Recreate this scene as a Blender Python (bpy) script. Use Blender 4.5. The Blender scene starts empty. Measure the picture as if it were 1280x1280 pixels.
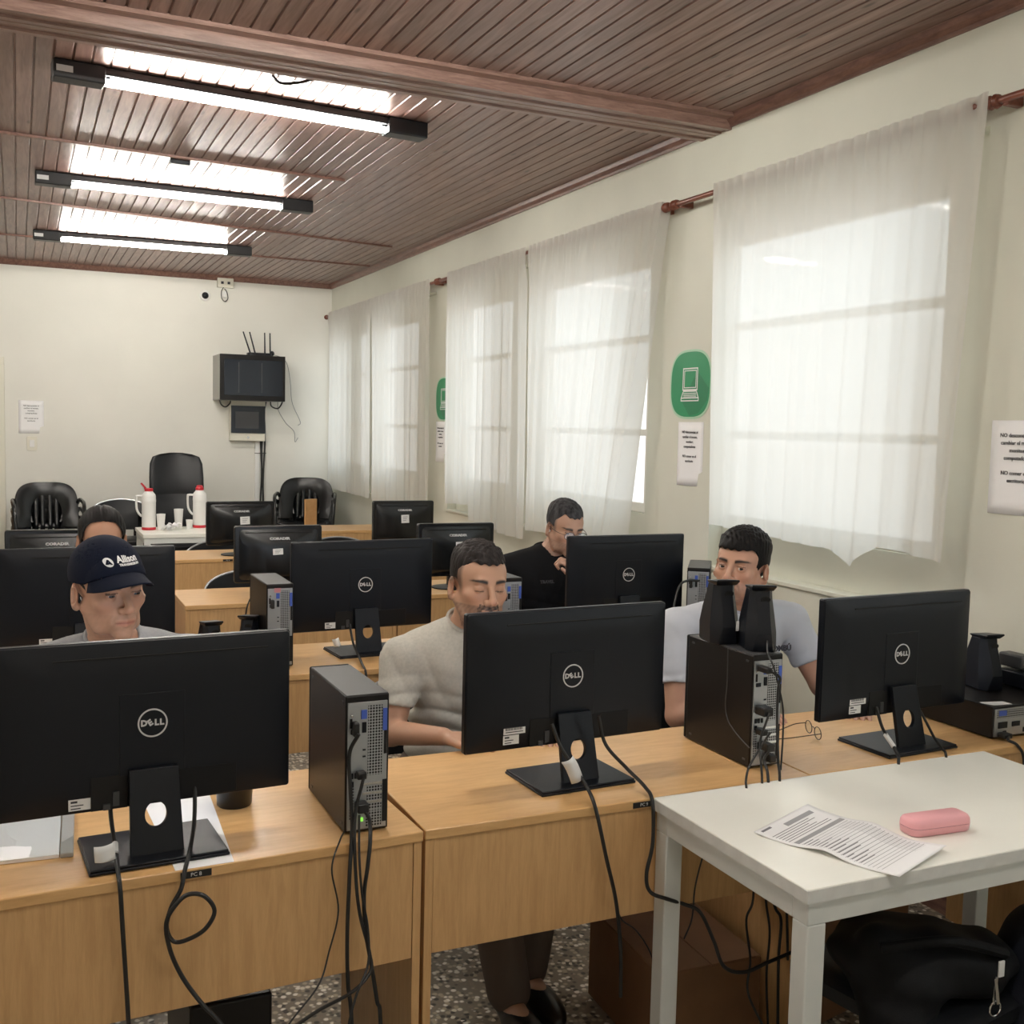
import bpy, math, random
import numpy as np
from mathutils import Vector, Matrix, noise
C = bpy.context.scene.collection
PI = math.pi
random.seed(7)
rng = np.random.RandomState(3)

# ------------------------------------------------------------------ camera
YAW, PITCH, ROLL, F, CAMH = math.radians(24.646), math.radians(4.426), math.radians(1.366), 1348.0, 1.6
def cam_axes():
    cy, sy, cp, sp = math.cos(YAW), math.sin(YAW), math.cos(PITCH), math.sin(PITCH)
    f = Vector((sy*cp, cy*cp, -sp)); r = Vector((cy, -sy, 0)); u = r.cross(f)
    c, s = math.cos(ROLL), math.sin(ROLL)
    return c*r + s*u, -s*r + c*u, f
cr, cu, cf = cam_axes()
cam = bpy.data.cameras.new('camera'); cam.sensor_width = 36; cam.sensor_fit = 'HORIZONTAL'
cam.lens = 36*F/1280; cam.clip_start = .05
co = bpy.data.objects.new('camera', cam); C.objects.link(co)
co.matrix_world = Matrix(((cr.x, cu.x, -cf.x, 0), (cr.y, cu.y, -cf.y, 0), (cr.z, cu.z, -cf.z, CAMH), (0, 0, 0, 1)))
bpy.context.scene.camera = co

# ------------------------------------------------------------------ materials
def mat(name, col, rough=.5, metal=0, spec=.5, bump=0, bscale=200, var=0, vscale=8, coat=0, emit=0, sheen=0, stretch=None, coord='Object'):
    m = bpy.data.materials.new(name); m.use_nodes = True
    nt = m.node_tree; b = nt.nodes['Principled BSDF']
    b.inputs['Base Color'].default_value = (*col, 1); b.inputs['Roughness'].default_value = rough
    b.inputs['Metallic'].default_value = metal; b.inputs['Specular IOR Level'].default_value = spec
    b.inputs['Coat Weight'].default_value = coat
    if sheen: b.inputs['Sheen Weight'].default_value = sheen
    if emit:
        b.inputs['Emission Color'].default_value = (*col, 1); b.inputs['Emission Strength'].default_value = emit
    tc = nt.nodes.new('ShaderNodeTexCoord'); mp = nt.nodes.new('ShaderNodeMapping')
    nt.links.new(tc.outputs[coord], mp.inputs[0])
    if stretch: mp.inputs['Scale'].default_value = stretch
    if var:
        n = nt.nodes.new('ShaderNodeTexNoise'); n.inputs['Scale'].default_value = vscale; n.inputs['Detail'].default_value = 5
        nt.links.new(mp.outputs[0], n.inputs['Vector'])
        r = nt.nodes.new('ShaderNodeValToRGB')
        r.color_ramp.elements[0].position = .3; r.color_ramp.elements[1].position = .7
        r.color_ramp.elements[0].color = (*[max(0, c*(1-var)) for c in col], 1)
        r.color_ramp.elements[1].color = (*[min(1, c*(1+var)) for c in col], 1)
        nt.links.new(n.outputs[0], r.inputs[0]); nt.links.new(r.outputs[0], b.inputs['Base Color'])
    if bump:
        n = nt.nodes.new('ShaderNodeTexNoise'); n.inputs['Scale'].default_value = bscale; n.inputs['Detail'].default_value = 3
        nt.links.new(mp.outputs[0], n.inputs['Vector'])
        bp = nt.nodes.new('ShaderNodeBump'); bp.inputs['Strength'].default_value = bump; bp.inputs['Distance'].default_value = .002
        nt.links.new(n.outputs[0], bp.inputs['Height']); nt.links.new(bp.outputs[0], b.inputs['Normal'])
    return m

def wood(name, c1, c2, stretch, rough=.35, scale=1.0, bump=.1):
    m = mat(name, c1, rough); nt = m.node_tree; b = nt.nodes['Principled BSDF']
    tc = nt.nodes['Texture Coordinate']; mp = nt.nodes['Mapping']; mp.inputs['Scale'].default_value = stretch
    n = nt.nodes.new('ShaderNodeTexNoise'); n.inputs['Scale'].default_value = 9*scale; n.inputs['Detail'].default_value = 7; n.inputs['Distortion'].default_value = .6
    n2 = nt.nodes.new('ShaderNodeTexNoise'); n2.inputs['Scale'].default_value = 60*scale; n2.inputs['Detail'].default_value = 3
    nt.links.new(mp.outputs[0], n.inputs['Vector']); nt.links.new(mp.outputs[0], n2.inputs['Vector'])
    mx = nt.nodes.new('ShaderNodeMath'); mx.operation = 'MULTIPLY_ADD'; mx.inputs[1].default_value = .35
    nt.links.new(n2.outputs[0], mx.inputs[0]); nt.links.new(n.outputs[0], mx.inputs[2])
    r = nt.nodes.new('ShaderNodeValToRGB'); r.color_ramp.elements[0].position = .5; r.color_ramp.elements[1].position = .85
    r.color_ramp.elements[0].color = (*c2, 1); r.color_ramp.elements[1].color = (*c1, 1)
    nt.links.new(mx.outputs[0], r.inputs[0]); nt.links.new(r.outputs[0], b.inputs['Base Color'])
    bp = nt.nodes.new('ShaderNodeBump'); bp.inputs['Strength'].default_value = bump; bp.inputs['Distance'].default_value = .001
    nt.links.new(n2.outputs[0], bp.inputs['Height']); nt.links.new(bp.outputs[0], b.inputs['Normal'])
    return m

M = {}
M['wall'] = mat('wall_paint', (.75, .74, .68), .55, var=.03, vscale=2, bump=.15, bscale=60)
M['wall_shaded'] = mat('wall_paint_shaded', (.65, .655, .565), .5, var=.04, vscale=2.5, bump=.2, bscale=50)  # the cream wall paint with the window wall's shade put into the colour
M['white_wood'] = mat('white_gloss_paint', (.8, .78, .72), .35)
M['top'] = wood('beech_laminate', (.71, .44, .195), (.62, .365, .15), (1.2, 7, 7), .28)
M['panel'] = wood('beech_laminate_upright', (.64, .395, .18), (.55, .325, .14), (9, 9, .8), .38)
M['plate'] = mat('label_black', (.012, .012, .012), .4)
M['black'] = mat('black_plastic', (.0065, .0082, .0125), .36, spec=.3, bump=.12, bscale=900)
M['blackm'] = mat('black_matte_plastic', (.006, .0065, .008), .5, spec=.25, bump=.1, bscale=700)
M['case'] = mat('black_painted_steel', (.007, .006, .006), .32, spec=.3, bump=.15, bscale=1200)
M['casetop'] = mat('grey_painted_steel', (.05, .052, .055), .38, bump=.2, bscale=900)
M['steel'] = mat('zinc_steel', (.42, .44, .46), .35, metal=.7)
M['darkhole'] = mat('dark_opening', (.004, .004, .004), .8)
M['silver'] = mat('silver_print', (.62, .62, .63), .4)
M['label'] = mat('paper_label', (.75, .76, .76), .6)
M['print'] = mat('black_print', (.04, .04, .05), .7)
M['greyprint'] = mat('grey_print', (.36, .36, .38), .7)
M['softprint'] = mat('soft_black_print', (.17, .17, .19), .7)
M['faint'] = mat('faded_print', (.035, .035, .038), .8)
M['blue'] = mat('blue_sticker', (.06, .12, .5), .4)
M['paper'] = mat('white_paper', (.88, .88, .89), .65)
M['cable'] = mat('cable_rubber', (.012, .012, .012), .42)
M['greycable'] = mat('grey_cable', (.3, .3, .29), .5)
M['tabletop'] = mat('white_laminate', (.90, .90, .83), .32, var=.02, vscale=6)
M['tableedge'] = mat('white_edge_band', (.68, .69, .67), .5, var=.06, vscale=30)
M['tableleg'] = mat('white_painted_frame', (.66, .68, .66), .45, var=.03, vscale=12)
M['pink'] = mat('pink_vinyl', (.88, .43, .46), .35, bump=.2, bscale=400)
M['lampbody'] = mat('black_lamp_body', (.012, .013, .016), .4)
M['rodwood'] = wood('red_brown_wood', (.22, .07, .04), (.13, .04, .025), (8, 1, 8), .3)
M['chair'] = mat('black_chair_plastic', (.006, .007, .008), .26, spec=.5)
M['leather'] = mat('black_vinyl', (.008, .009, .011), .36, spec=.4, bump=.25, bscale=250)
M['chrome'] = mat('chrome', (.7, .7, .7), .15, metal=1)
M['red'] = mat('red_plastic', (.55, .02, .035), .35)
M['cream'] = mat('cream_plastic', (.72, .70, .60), .4)
M['whitep'] = mat('white_plastic', (.8, .8, .78), .35)
M['cardboard'] = mat('brown_cardboard', (.20, .10, .045), .75, var=.08, vscale=10)
M['ply'] = wood('plywood', (.52, .30, .13), (.42, .23, .09), (1, 6, 1), .5)
M['rackglass'] = mat('smoked_glass', (.012, .017, .026), .12)
M['rackside'] = mat('grey_steel', (.36, .36, .34), .5)
M['green'] = mat('green_print', (.015, .27, .11), .4)
M['green2'] = mat('dark_green_print', (.012, .20, .085), .4)
M['palegreen'] = mat('pale_green_print', (.42, .66, .48), .4)
M['doorwood'] = wood('door_wood', (.30, .16, .07), (.2, .1, .04), (6, 6, 1), .4)
M['cap'] = mat('navy_cotton', (.004, .007, .020), .85, spec=.2, bump=.5, bscale=900)
M['shirt_cream'] = mat('beige_marl_cotton', (.46, .44, .38), .9, bump=.5, bscale=900, var=.08, vscale=120, sheen=.1)
M['shirt_grey'] = mat('grey_cotton', (.30, .31, .32), .9, bump=.5, bscale=900, var=.06, vscale=120, sheen=.1)
M['shirt_blue'] = mat('pale_grey_cotton', (.52, .55, .60), .9, bump=.5, bscale=900, sheen=.1)
M['shirt_black'] = mat('black_cotton', (.005, .005, .006), .85, spec=.2, bump=.5, bscale=900)
M['jeans'] = mat('dark_denim', (.035, .04, .055), .85, bump=.4, bscale=700)
M['khaki'] = mat('brown_cotton', (.10, .075, .06), .85, bump=.4, bscale=700)
M['shoe'] = mat('black_shoe', (.01, .01, .01), .35)
M['hair'] = mat('black_hair', (.006, .005, .005), .5, spec=.15, bump=.8, bscale=260, stretch=(1, 1, .35))
M['hair_grey'] = mat('greying_hair', (.035, .034, .036), .6, spec=.2, bump=1, bscale=260, var=.8, vscale=60, stretch=(1, 1, .4))
M['hair_dark'] = mat('dark_brown_hair', (.018, .014, .013), .55, spec=.2, bump=1, bscale=220, var=.5, vscale=80, stretch=(1, 1, .4))
M['eyewhite'] = mat('eye_white', (.62, .60, .57), .25)
M['iris'] = mat('dark_iris', (.02, .01, .006), .15)
M['gold'] = mat('thin_metal_rim', (.12, .09, .07), .3, metal=.8)
M['bag'] = mat('black_nylon', (.004, .0045, .006), .65, spec=.25, bump=.5, bscale=500)
M['navybag'] = mat('navy_nylon', (.006, .008, .015), .6, spec=.25, bump=.5, bscale=500)
M['mug'] = mat('black_cup', (.006, .006, .006), .3)
M['metaldark'] = mat('dark_metal_leg', (.012, .012, .013), .4)
M['orange'] = mat('green_indicator', (.25, .75, .08), .4, emit=.6)

def glass(name, rough=.0, tint=(.95, .97, .96), mixf=.12):
    m = bpy.data.materials.new(name); m.use_nodes = True; nt = m.node_tree; nt.nodes.clear()
    o = nt.nodes.new('ShaderNodeOutputMaterial'); t = nt.nodes.new('ShaderNodeBsdfTransparent'); t.inputs[0].default_value = (*tint, 1)
    g = nt.nodes.new('ShaderNodeBsdfGlossy'); g.inputs['Roughness'].default_value = .03
    mx = nt.nodes.new('ShaderNodeMixShader'); mx.inputs[0].default_value = mixf
    nt.links.new(t.outputs[0], mx.inputs[1]); nt.links.new(g.outputs[0], mx.inputs[2]); nt.links.new(mx.outputs[0], o.inputs[0])
    return m
M['glass'] = glass('window_glass', mixf=.06)
M['lens'] = glass('spectacle_lens', mixf=.1)

def curtain_mat(name, col, ttrans=.13, ttl=.60):
    m = bpy.data.materials.new(name); m.use_nodes = True; nt = m.node_tree; nt.nodes.clear()
    N = nt.nodes.new; L = nt.links.new
    o = N('ShaderNodeOutputMaterial'); d = N('ShaderNodeBsdfDiffuse'); d.inputs[0].default_value = (*col, 1)
    t = N('ShaderNodeBsdfTranslucent'); t.inputs[0].default_value = (*[c*.98 for c in col], 1)
    tr = N('ShaderNodeBsdfTransparent'); tr.inputs[0].default_value = (.95, .95, .95, 1)
    m1 = N('ShaderNodeMixShader'); m1.inputs[0].default_value = ttl
    m2 = N('ShaderNodeMixShader'); m2.inputs[0].default_value = ttrans
    tc = N('ShaderNodeTexCoord'); n = N('ShaderNodeTexNoise'); n.inputs['Scale'].default_value = 500
    bp = N('ShaderNodeBump'); bp.inputs['Strength'].default_value = .2; bp.inputs['Distance'].default_value = .001
    L(tc.outputs['Object'], n.inputs['Vector']); L(n.outputs[0], bp.inputs['Height']); L(bp.outputs[0], d.inputs['Normal'])
    L(d.outputs[0], m1.inputs[1]); L(t.outputs[0], m1.inputs[2]); L(m1.outputs[0], m2.inputs[1]); L(tr.outputs[0], m2.inputs[2]); L(m2.outputs[0], o.inputs[0])
    return m
M['curtain'] = curtain_mat('sheer_curtain', (.80, .785, .745))

def emis(name, col, s):
    m = bpy.data.materials.new(name); m.use_nodes = True; b = m.node_tree.nodes['Principled BSDF']
    b.inputs['Base Color'].default_value = (*col, 1); b.inputs['Emission Color'].default_value = (*col, 1); b.inputs['Emission Strength'].default_value = s
    b.inputs['Roughness'].default_value = .4
    return m
M['tube'] = emis('lit_tube', (1, .955, .87), 78)
M['screen'] = emis('lit_screen', (.75, .85, 1), .55)  # screens face away unseen; mild glow added to help light the faces

def ceiling_mat():
    m = mat('varnished_pine_boards', (.2, .11, .09), .3); nt = m.node_tree; b = nt.nodes['Principled BSDF']; N = nt.nodes.new; L = nt.links.new
    tc = nt.nodes['Texture Coordinate']; sep = N('ShaderNodeSeparateXYZ'); L(tc.outputs['Object'], sep.inputs[0])
    dv = N('ShaderNodeMath'); dv.operation = 'DIVIDE'; dv.inputs[1].default_value = .068; L(sep.outputs[0], dv.inputs[0])
    fl = N('ShaderNodeMath'); fl.operation = 'FLOOR'; L(dv.outputs[0], fl.inputs[0])
    wn = N('ShaderNodeTexWhiteNoise'); wn.noise_dimensions = '1D'; L(fl.outputs[0], wn.inputs['W'])
    off = N('ShaderNodeVectorMath'); off.operation = 'MULTIPLY_ADD'; off.inputs[1].default_value = (9, 9, 9)
    L(wn.outputs['Color'], off.inputs[0]); L(tc.outputs['Object'], off.inputs[2])
    mp = N('ShaderNodeMapping'); mp.inputs['Scale'].default_value = (14, 1.1, 5); L(off.outputs[0], mp.inputs[0])
    n = N('ShaderNodeTexNoise'); n.inputs['Scale'].default_value = 3; n.inputs['Detail'].default_value = 8; n.inputs['Distortion'].default_value = 1.0; L(mp.outputs[0], n.inputs['Vector'])
    r = N('ShaderNodeValToRGB'); r.color_ramp.elements[0].position = .3; r.color_ramp.elements[1].position = .75
    r.color_ramp.elements[0].color = (.195, .112, .092, 1); r.color_ramp.elements[1].color = (.37, .24, .205, 1)
    L(n.outputs[0], r.inputs[0])
    hs = N('ShaderNodeHueSaturation'); vv = N('ShaderNodeMapRange'); vv.inputs[3].default_value = .85; vv.inputs[4].default_value = 1.15
    L(wn.outputs['Value'], vv.inputs[0]); L(vv.outputs[0], hs.inputs['Value']); L(r.outputs[0], hs.inputs['Color'])
    # knots
    kp = N('ShaderNodeMapping'); kp.inputs['Scale'].default_value = (14.7, 4, 1); L(off.outputs[0], kp.inputs[0])
    kv = N('ShaderNodeTexVoronoi'); kv.inputs['Scale'].default_value = .8; L(kp.outputs[0], kv.inputs['Vector'])
    kr = N('ShaderNodeMapRange'); kr.inputs[1].default_value = .05; kr.inputs[2].default_value = .13; kr.inputs[3].default_value = .45; kr.inputs[4].default_value = 1
    L(kv.outputs['Distance'], kr.inputs[0])
    mu = N('ShaderNodeVectorMath'); mu.operation = 'SCALE'; L(hs.outputs[0], mu.inputs[0]); L(kr.outputs[0], mu.inputs['Scale'])
    L(mu.outputs[0], b.inputs['Base Color'])
    bp = N('ShaderNodeBump'); bp.inputs['Strength'].default_value = .25; bp.inputs['Distance'].default_value = .002
    L(n.outputs[0], bp.inputs['Height']); L(bp.outputs[0], b.inputs['Normal'])
    b.inputs['Roughness'].default_value = .34; b.inputs['Specular IOR Level'].default_value = .5
    return m
M['ceil'] = ceiling_mat()
M['beam'] = wood('varnished_beam', (.36, .23, .19), (.22, .13, .105), (1, 9, 9), .28)
M['cornice'] = wood('varnished_cornice', (.24, .13, .10), (.14, .07, .055), (6, 1, 6), .35)

def terrazzo():
    m = mat('terrazzo', (.4, .37, .3), .3); nt = m.node_tree; b = nt.nodes['Principled BSDF']; N = nt.nodes.new; L = nt.links.new
    tc = nt.nodes['Texture Coordinate']
    v = N('ShaderNodeTexVoronoi'); v.inputs['Scale'].default_value = 62; v.inputs['Randomness'].default_value = 1; L(tc.outputs['Object'], v.inputs['Vector'])
    bw = N('ShaderNodeSeparateColor'); L(v.outputs['Color'], bw.inputs[0])
    r = N('ShaderNodeValToRGB'); r.color_ramp.interpolation = 'CONSTANT'
    e = r.color_ramp.elements; e[0].position = 0; e[0].color = (.04, .035, .03, 1); e[1].position = .25; e[1].color = (.42, .36, .26, 1)
    for p, c in ((.45, (.72, .67, .56, 1)), (.65, (.24, .20, .15, 1)), (.8, (.85, .82, .74, 1))):
        x = e.new(p); x.color = c
    L(bw.outputs[0], r.inputs[0])
    mr = N('ShaderNodeMapRange'); mr.inputs[1].default_value = .35; mr.inputs[2].default_value = .6; L(v.outputs['Distance'], mr.inputs[0])
    mx = N('ShaderNodeMix'); mx.data_type = 'RGBA'; L(mr.outputs[0], mx.inputs[0]); L(r.outputs[0], mx.inputs[6]); mx.inputs[7].default_value = (.20, .175, .135, 1)
    L(mx.outputs[2], b.inputs['Base Color']); b.inputs['Roughness'].default_value = .3
    return m
M['floor'] = terrazzo()

def grille_mat():
    m = mat('perforated_steel', (.4, .42, .44), .4, metal=.6); nt = m.node_tree; b = nt.nodes['Principled BSDF']; N = nt.nodes.new; L = nt.links.new
    tc = nt.nodes['Texture Coordinate']; sc = N('ShaderNodeVectorMath'); sc.operation = 'SCALE'; sc.inputs['Scale'].default_value = 1/.0062
    L(tc.outputs['Object'], sc.inputs[0]); fr = N('ShaderNodeVectorMath'); fr.operation = 'FRACTION'; L(sc.outputs[0], fr.inputs[0])
    sb = N('ShaderNodeVectorMath'); sb.operation = 'SUBTRACT'; sb.inputs[1].default_value = (.5, .5, .5); L(fr.outputs[0], sb.inputs[0])
    ml = N('ShaderNodeVectorMath'); ml.operation = 'MULTIPLY'; ml.inputs[1].default_value = (1, 0, 1); L(sb.outputs[0], ml.inputs[0])
    le = N('ShaderNodeVectorMath'); le.operation = 'LENGTH'; L(ml.outputs[0], le.inputs[0])
    lt = N('ShaderNodeMath'); lt.operation = 'LESS_THAN'; lt.inputs[1].default_value = .37; L(le.outputs['Value'], lt.inputs[0])
    mx = N('ShaderNodeMix'); mx.data_type = 'RGBA'; L(lt.outputs[0], mx.inputs[0]); mx.inputs[6].default_value = (.42, .44, .46, 1); mx.inputs[7].default_value = (.005, .005, .006, 1)
    L(mx.outputs[2], b.inputs['Base Color'])
    inv = N('ShaderNodeMath'); inv.operation = 'SUBTRACT'; inv.inputs[0].default_value = .6; L(lt.outputs[0], inv.inputs[1]); L(inv.outputs[0], b.inputs['Metallic'])
    return m
M['grille'] = grille_mat()

# ------------------------------------------------------------------ mesh helpers
class MB:
    def __init__(s): s.v = []; s.f = []; s.m = []
    def add(s, vs, fs, mi=0, T=None):
        o = len(s.v)
        s.v += [tuple(T @ Vector(p)) if T is not None else tuple(p) for p in vs]
        s.f += [tuple(i+o for i in f) for f in fs]; s.m += [mi]*len(fs)
        return s
    def box(s, x0, x1, y0, y1, z0, z1, T=None, mi=0):
        vs = [(x, y, z) for x in (x0, x1) for y in (y0, y1) for z in (z0, z1)]
        return s.add(vs, [(0, 1, 3, 2), (4, 6, 7, 5), (0, 4, 5, 1), (2, 3, 7, 6), (0, 2, 6, 4), (1, 5, 7, 3)], mi, T)
    def prism(s, poly, a0, a1, axis='y', T=None, mi=0):
        # poly: 2D points; extruded along axis from a0 to a1
        n = len(poly)
        def p3(p, a): return {'y': (p[0], a, p[1]), 'x': (a, p[0], p[1]), 'z': (p[0], p[1], a)}[axis]
        vs = [p3(p, a0) for p in poly] + [p3(p, a1) for p in poly]
        fs = [tuple(range(n)), tuple(range(2*n-1, n-1, -1))] + [(i, i+n, (i+1) % n+n, (i+1) % n) for i in range(n)]
        return s.add(vs, fs, mi, T)
    def lathe(s, prof, n=24, T=None, mi=0, cap=True):
        vs = [(r*math.cos(2*PI*i/n), r*math.sin(2*PI*i/n), z) for r, z in prof for i in range(n)]
        fs = []
        for k in range(len(prof)-1):
            for i in range(n):
                j = (i+1) % n
                fs.append((k*n+i, k*n+j, (k+1)*n+j, (k+1)*n+i))
        if cap:
            fs.append(tuple(range(n-1, -1, -1))); o = (len(prof)-1)*n; fs.append(tuple(o+i for i in range(n)))
        return s.add(vs, fs, mi, T)
    def loft(s, rings, T=None, mi=0, cap=True):
        n = len(rings[0]); vs = [p for r in rings for p in r]; fs = []
        for k in range(len(rings)-1):
            for i in range(n):
                j = (i+1) % n
                fs.append((k*n+i, k*n+j, (k+1)*n+j, (k+1)*n+i))
        if cap:
            fs.append(tuple(range(n-1, -1, -1))); o = (len(rings)-1)*n; fs.append(tuple(o+i for i in range(n)))
        return s.add(vs, fs, mi, T)
    def tube(s, pts, r, n=8, T=None, mi=0, smooth=True, closed=False, cap=True):
        P = [Vector(p) for p in pts]
        if smooth and len(P) > 2: P = catmull(P, closed=closed)
        rr = r if hasattr(r, '__len__') else [r]*len(P)
        if len(rr) != len(P): rr = [rr[min(len(rr)-1, int(i*len(rr)/len(P)))] for i in range(len(P))]
        up = Vector((0, 0, 1)); rings = []; prev = None; N = len(P)
        for i in range(N):
            a = P[i-1] if (i or closed) else P[i]; b = P[(i+1) % N] if (i < N-1 or closed) else P[i]
            t = (b-a).normalized()
            if prev is None:
                prev = t.orthogonal().normalized()
            u = (prev - t*prev.dot(t))
            u = u.normalized() if u.length > 1e-6 else t.orthogonal().normalized()
            prev = u; w = t.cross(u)
            rings.append([P[i] + (u*math.cos(2*PI*k/n)+w*math.sin(2*PI*k/n))*rr[i] for k in range(n)])
        if closed:
            vs = [p for r_ in rings for p in r_]; fs = []
            for k in range(N):
                for i in range(n):
                    j = (i+1) % n; k2 = (k+1) % N
                    fs.append((k*n+i, k*n+j, k2*n+j, k2*n+i))
            return s.add(vs, fs, mi, T)
        return s.loft(rings, T, mi, cap)
    def grid(s, nu, nv, fn, T=None, mi=0):
        vs = [fn(i/(nu-1), j/(nv-1)) for i in range(nu) for j in range(nv)]
        fs = [(i*nv+j, (i+1)*nv+j, (i+1)*nv+j+1, i*nv+j+1) for i in range(nu-1) for j in range(nv-1)]
        return s.add(vs, fs, mi, T)
    def ball(s, c, r, n=12, T=None, mi=0):
        r = r if hasattr(r, '__len__') else (r, r, r)
        m_ = n//2+1; vs = []; 
        for a in range(1, m_):
            t = PI*a/m_
            for b in range(n):
                vs.append((c[0]+r[0]*math.sin(t)*math.cos(2*PI*b/n), c[1]+r[1]*math.sin(t)*math.sin(2*PI*b/n), c[2]+r[2]*math.cos(t)))
        k = m_-1; fs = []
        for a in range(k-1):
            for b in range(n):
                j = (b+1) % n; fs.append((a*n+b, (a+1)*n+b, (a+1)*n+j, a*n+j))
        vs += [(c[0], c[1], c[2]+r[2]), (c[0], c[1], c[2]-r[2])]
        for b in range(n):
            fs.append((len(vs)-2, b, (b+1) % n)); fs.append((len(vs)-1, (k-1)*n+(b+1) % n, (k-1)*n+b))
        return s.add(vs, fs, mi, T)

def catmull(P, sub=8, closed=False):
    out = []; n = len(P); rng_ = range(n) if closed else range(n-1)
    for i in rng_:
        p1 = P[i]; p2 = P[(i+1) % n]; p0 = P[i-1] if (i or closed) else p1*2-p2; p3 = P[(i+2) % n] if (i < n-2 or closed) else p2*2-p1
        for k in range(sub):
            t = k/sub
            out.append(.5*((2*p1)+(p2-p0)*t+(2*p0-5*p1+4*p2-p3)*t*t+(3*p1-p0-3*p2+p3)*t**3))
    if not closed: out.append(P[-1])
    return out

def build(name, mb, mats, parent=None, bevel=0, seg=2, smooth=True, angle=35, loc=None, rot=None, solid=0):
    me = bpy.data.meshes.new(name); me.from_pydata([tuple(v) for v in mb.v], [], mb.f)
    import bmesh
    bm = bmesh.new(); bm.from_mesh(me); bmesh.ops.recalc_face_normals(bm, faces=bm.faces); bm.to_mesh(me); bm.free()
    if not isinstance(mats, (list, tuple)): mats = [mats]
    for m in mats: me.materials.append(m)
    if len(mats) > 1: me.polygons.foreach_set('material_index', mb.m)
    if smooth:
        me.polygons.foreach_set('use_smooth', [True]*len(me.polygons)); me.set_sharp_from_angle(angle=math.radians(angle))
    o = bpy.data.objects.new(name, me); C.objects.link(o)
    if parent is not None: o.parent = parent
    if loc: o.location = loc
    if rot: o.rotation_euler = rot
    if solid:
        md = o.modifiers.new('thick', 'SOLIDIFY'); md.thickness = solid; md.offset = 0
    if bevel:
        md = o.modifiers.new('edges', 'BEVEL'); md.width = bevel; md.segments = seg; md.limit_method = 'ANGLE'; md.angle_limit = math.radians(40)
    return o

def thing(name, label, cat, loc=(0, 0, 0), rotz=0, group=None):
    o = bpy.data.objects.new(name, None); C.objects.link(o); o.empty_display_size = .05
    o.location = loc; o.rotation_euler = (0, 0, rotz); tag(o, label, cat, group); return o
def tag(o, label, cat, group=None):
    o['label'] = label; o['category'] = cat
    if group: o['group'] = group
    return o
def struct(name, mb, m, parent=None, **k):
    o = build(name, mb, m, parent, **k)
    if parent is None: o['kind'] = 'structure'
    return o
def dup(root, loc, rotz, label, group=None):
    r = root.copy(); C.objects.link(r); r.location = loc; r.rotation_euler = (0, 0, rotz); r['label'] = label
    if group: r['group'] = group
    for ch in list(root.children):
        c = ch.copy(); C.objects.link(c); c.parent = r
        for g in ch.children:
            d = g.copy(); C.objects.link(d); d.parent = c
    return r

_font = {}
def text_mb(txt, size, T, mi=0, mb=None, depth=.0004, align='CENTER', bold=0.0, xs=1.0):
    """letters as a mesh; local x to the right, local y up, laid out through T"""
    cu_ = bpy.data.curves.new('t', 'FONT'); cu_.body = txt; cu_.size = size; cu_.extrude = depth; cu_.offset = bold
    cu_.align_x = align; cu_.align_y = 'CENTER'; cu_.resolution_u = 2
    ob = bpy.data.objects.new('t', cu_); C.objects.link(ob)
    me = bpy.data.meshes.new_from_object(ob.evaluated_get(bpy.context.evaluated_depsgraph_get()))
    mb = mb or MB()
    mb.add([(v.co.x*xs, v.co.y, v.co.z) for v in me.vertices], [tuple(p.vertices) for p in me.polygons], mi, T)
    bpy.data.objects.remove(ob); bpy.data.curves.remove(cu_); bpy.data.meshes.remove(me)
    return mb
# frames: text plane facing -Y (seen from the camera side), and facing -X (on the right wall)
def face_y(x, y, z): return Matrix.Translation((x, y, z)) @ Matrix.Rotation(PI/2, 4, 'X')
def face_x(x, y, z): return Matrix.Translation((x, y, z)) @ Matrix.Rotation(-PI/2, 4, 'Z') @ Matrix.Rotation(PI/2, 4, 'X')
def rrect(w, h, r, n=5, cx=0, cy=0):
    pts = []
    for (sx, sy, a0) in ((1, 1, 0), (-1, 1, 90), (-1, -1, 180), (1, -1, 270)):
        for k in range(n+1):
            a = math.radians(a0+90*k/n); pts.append((cx+sx*(w/2-r)+r*math.cos(a), cy+sy*(h/2-r)+r*math.sin(a)))
    return pts
SKY, EXPO = 1.5, 0.88
# ------------------------------------------------------------------ the room
XW, XN, YB, ZC, XL, YF = 2.83, 2.90, 10.55, 2.97, -3.2, -1.6
struct('floor', MB().box(XL-.2, XW+.3, YF-.2, YB+.2, -.1, 0), M['floor'], smooth=False)
struct('wall_back', MB().box(XL, XW+.3, YB, YB+.2, 0, ZC+.1), M['wall'], smooth=False)
struct('wall_left', MB().box(XL-.2, XL, YF, YB, 0, ZC+.1), M['wall'], smooth=False)
struct('wall_front', MB().box(XL, XW+.3, YF-.2, YF, 0, ZC+.1), M['wall'], smooth=False)
WINS = [(9.60, 10.48), (8.17, 9.2), (6.38, 7.29), (4.70, 5.98), (2.77, 4.13), (.85, 2.18), (-.75, .5)]  # the last window is out of view, added to balance the light
NICHE = [(7.60, 10.50), (4.46, 7.30), (2.58, 4.035), (-.95, 2.2)]
Z0, Z1 = 1.183, 2.486
w = MB(); XO = 2.985
w.box(XW, XO, YF, YB, 0, 1.0); w.box(XW, XO, YF, YB, 2.60, ZC+.1)
def gaps(sp):
    e = [YF]
    for a, b in sorted(sp): e += [a, b]
    return [(e[i], (e+[YB])[i+1]) for i in range(0, len(e), 2)]
for a, b in gaps(NICHE): w.box(XW, XN, a, b, 1.0, 2.60)          # pilasters
w.box(XN, XO, YF, YB, 1.0, Z0); w.box(XN, XO, YF, YB, Z1, 2.60)
for a, b in gaps(WINS): w.box(XN, XO, a, b, Z0, Z1)
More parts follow.
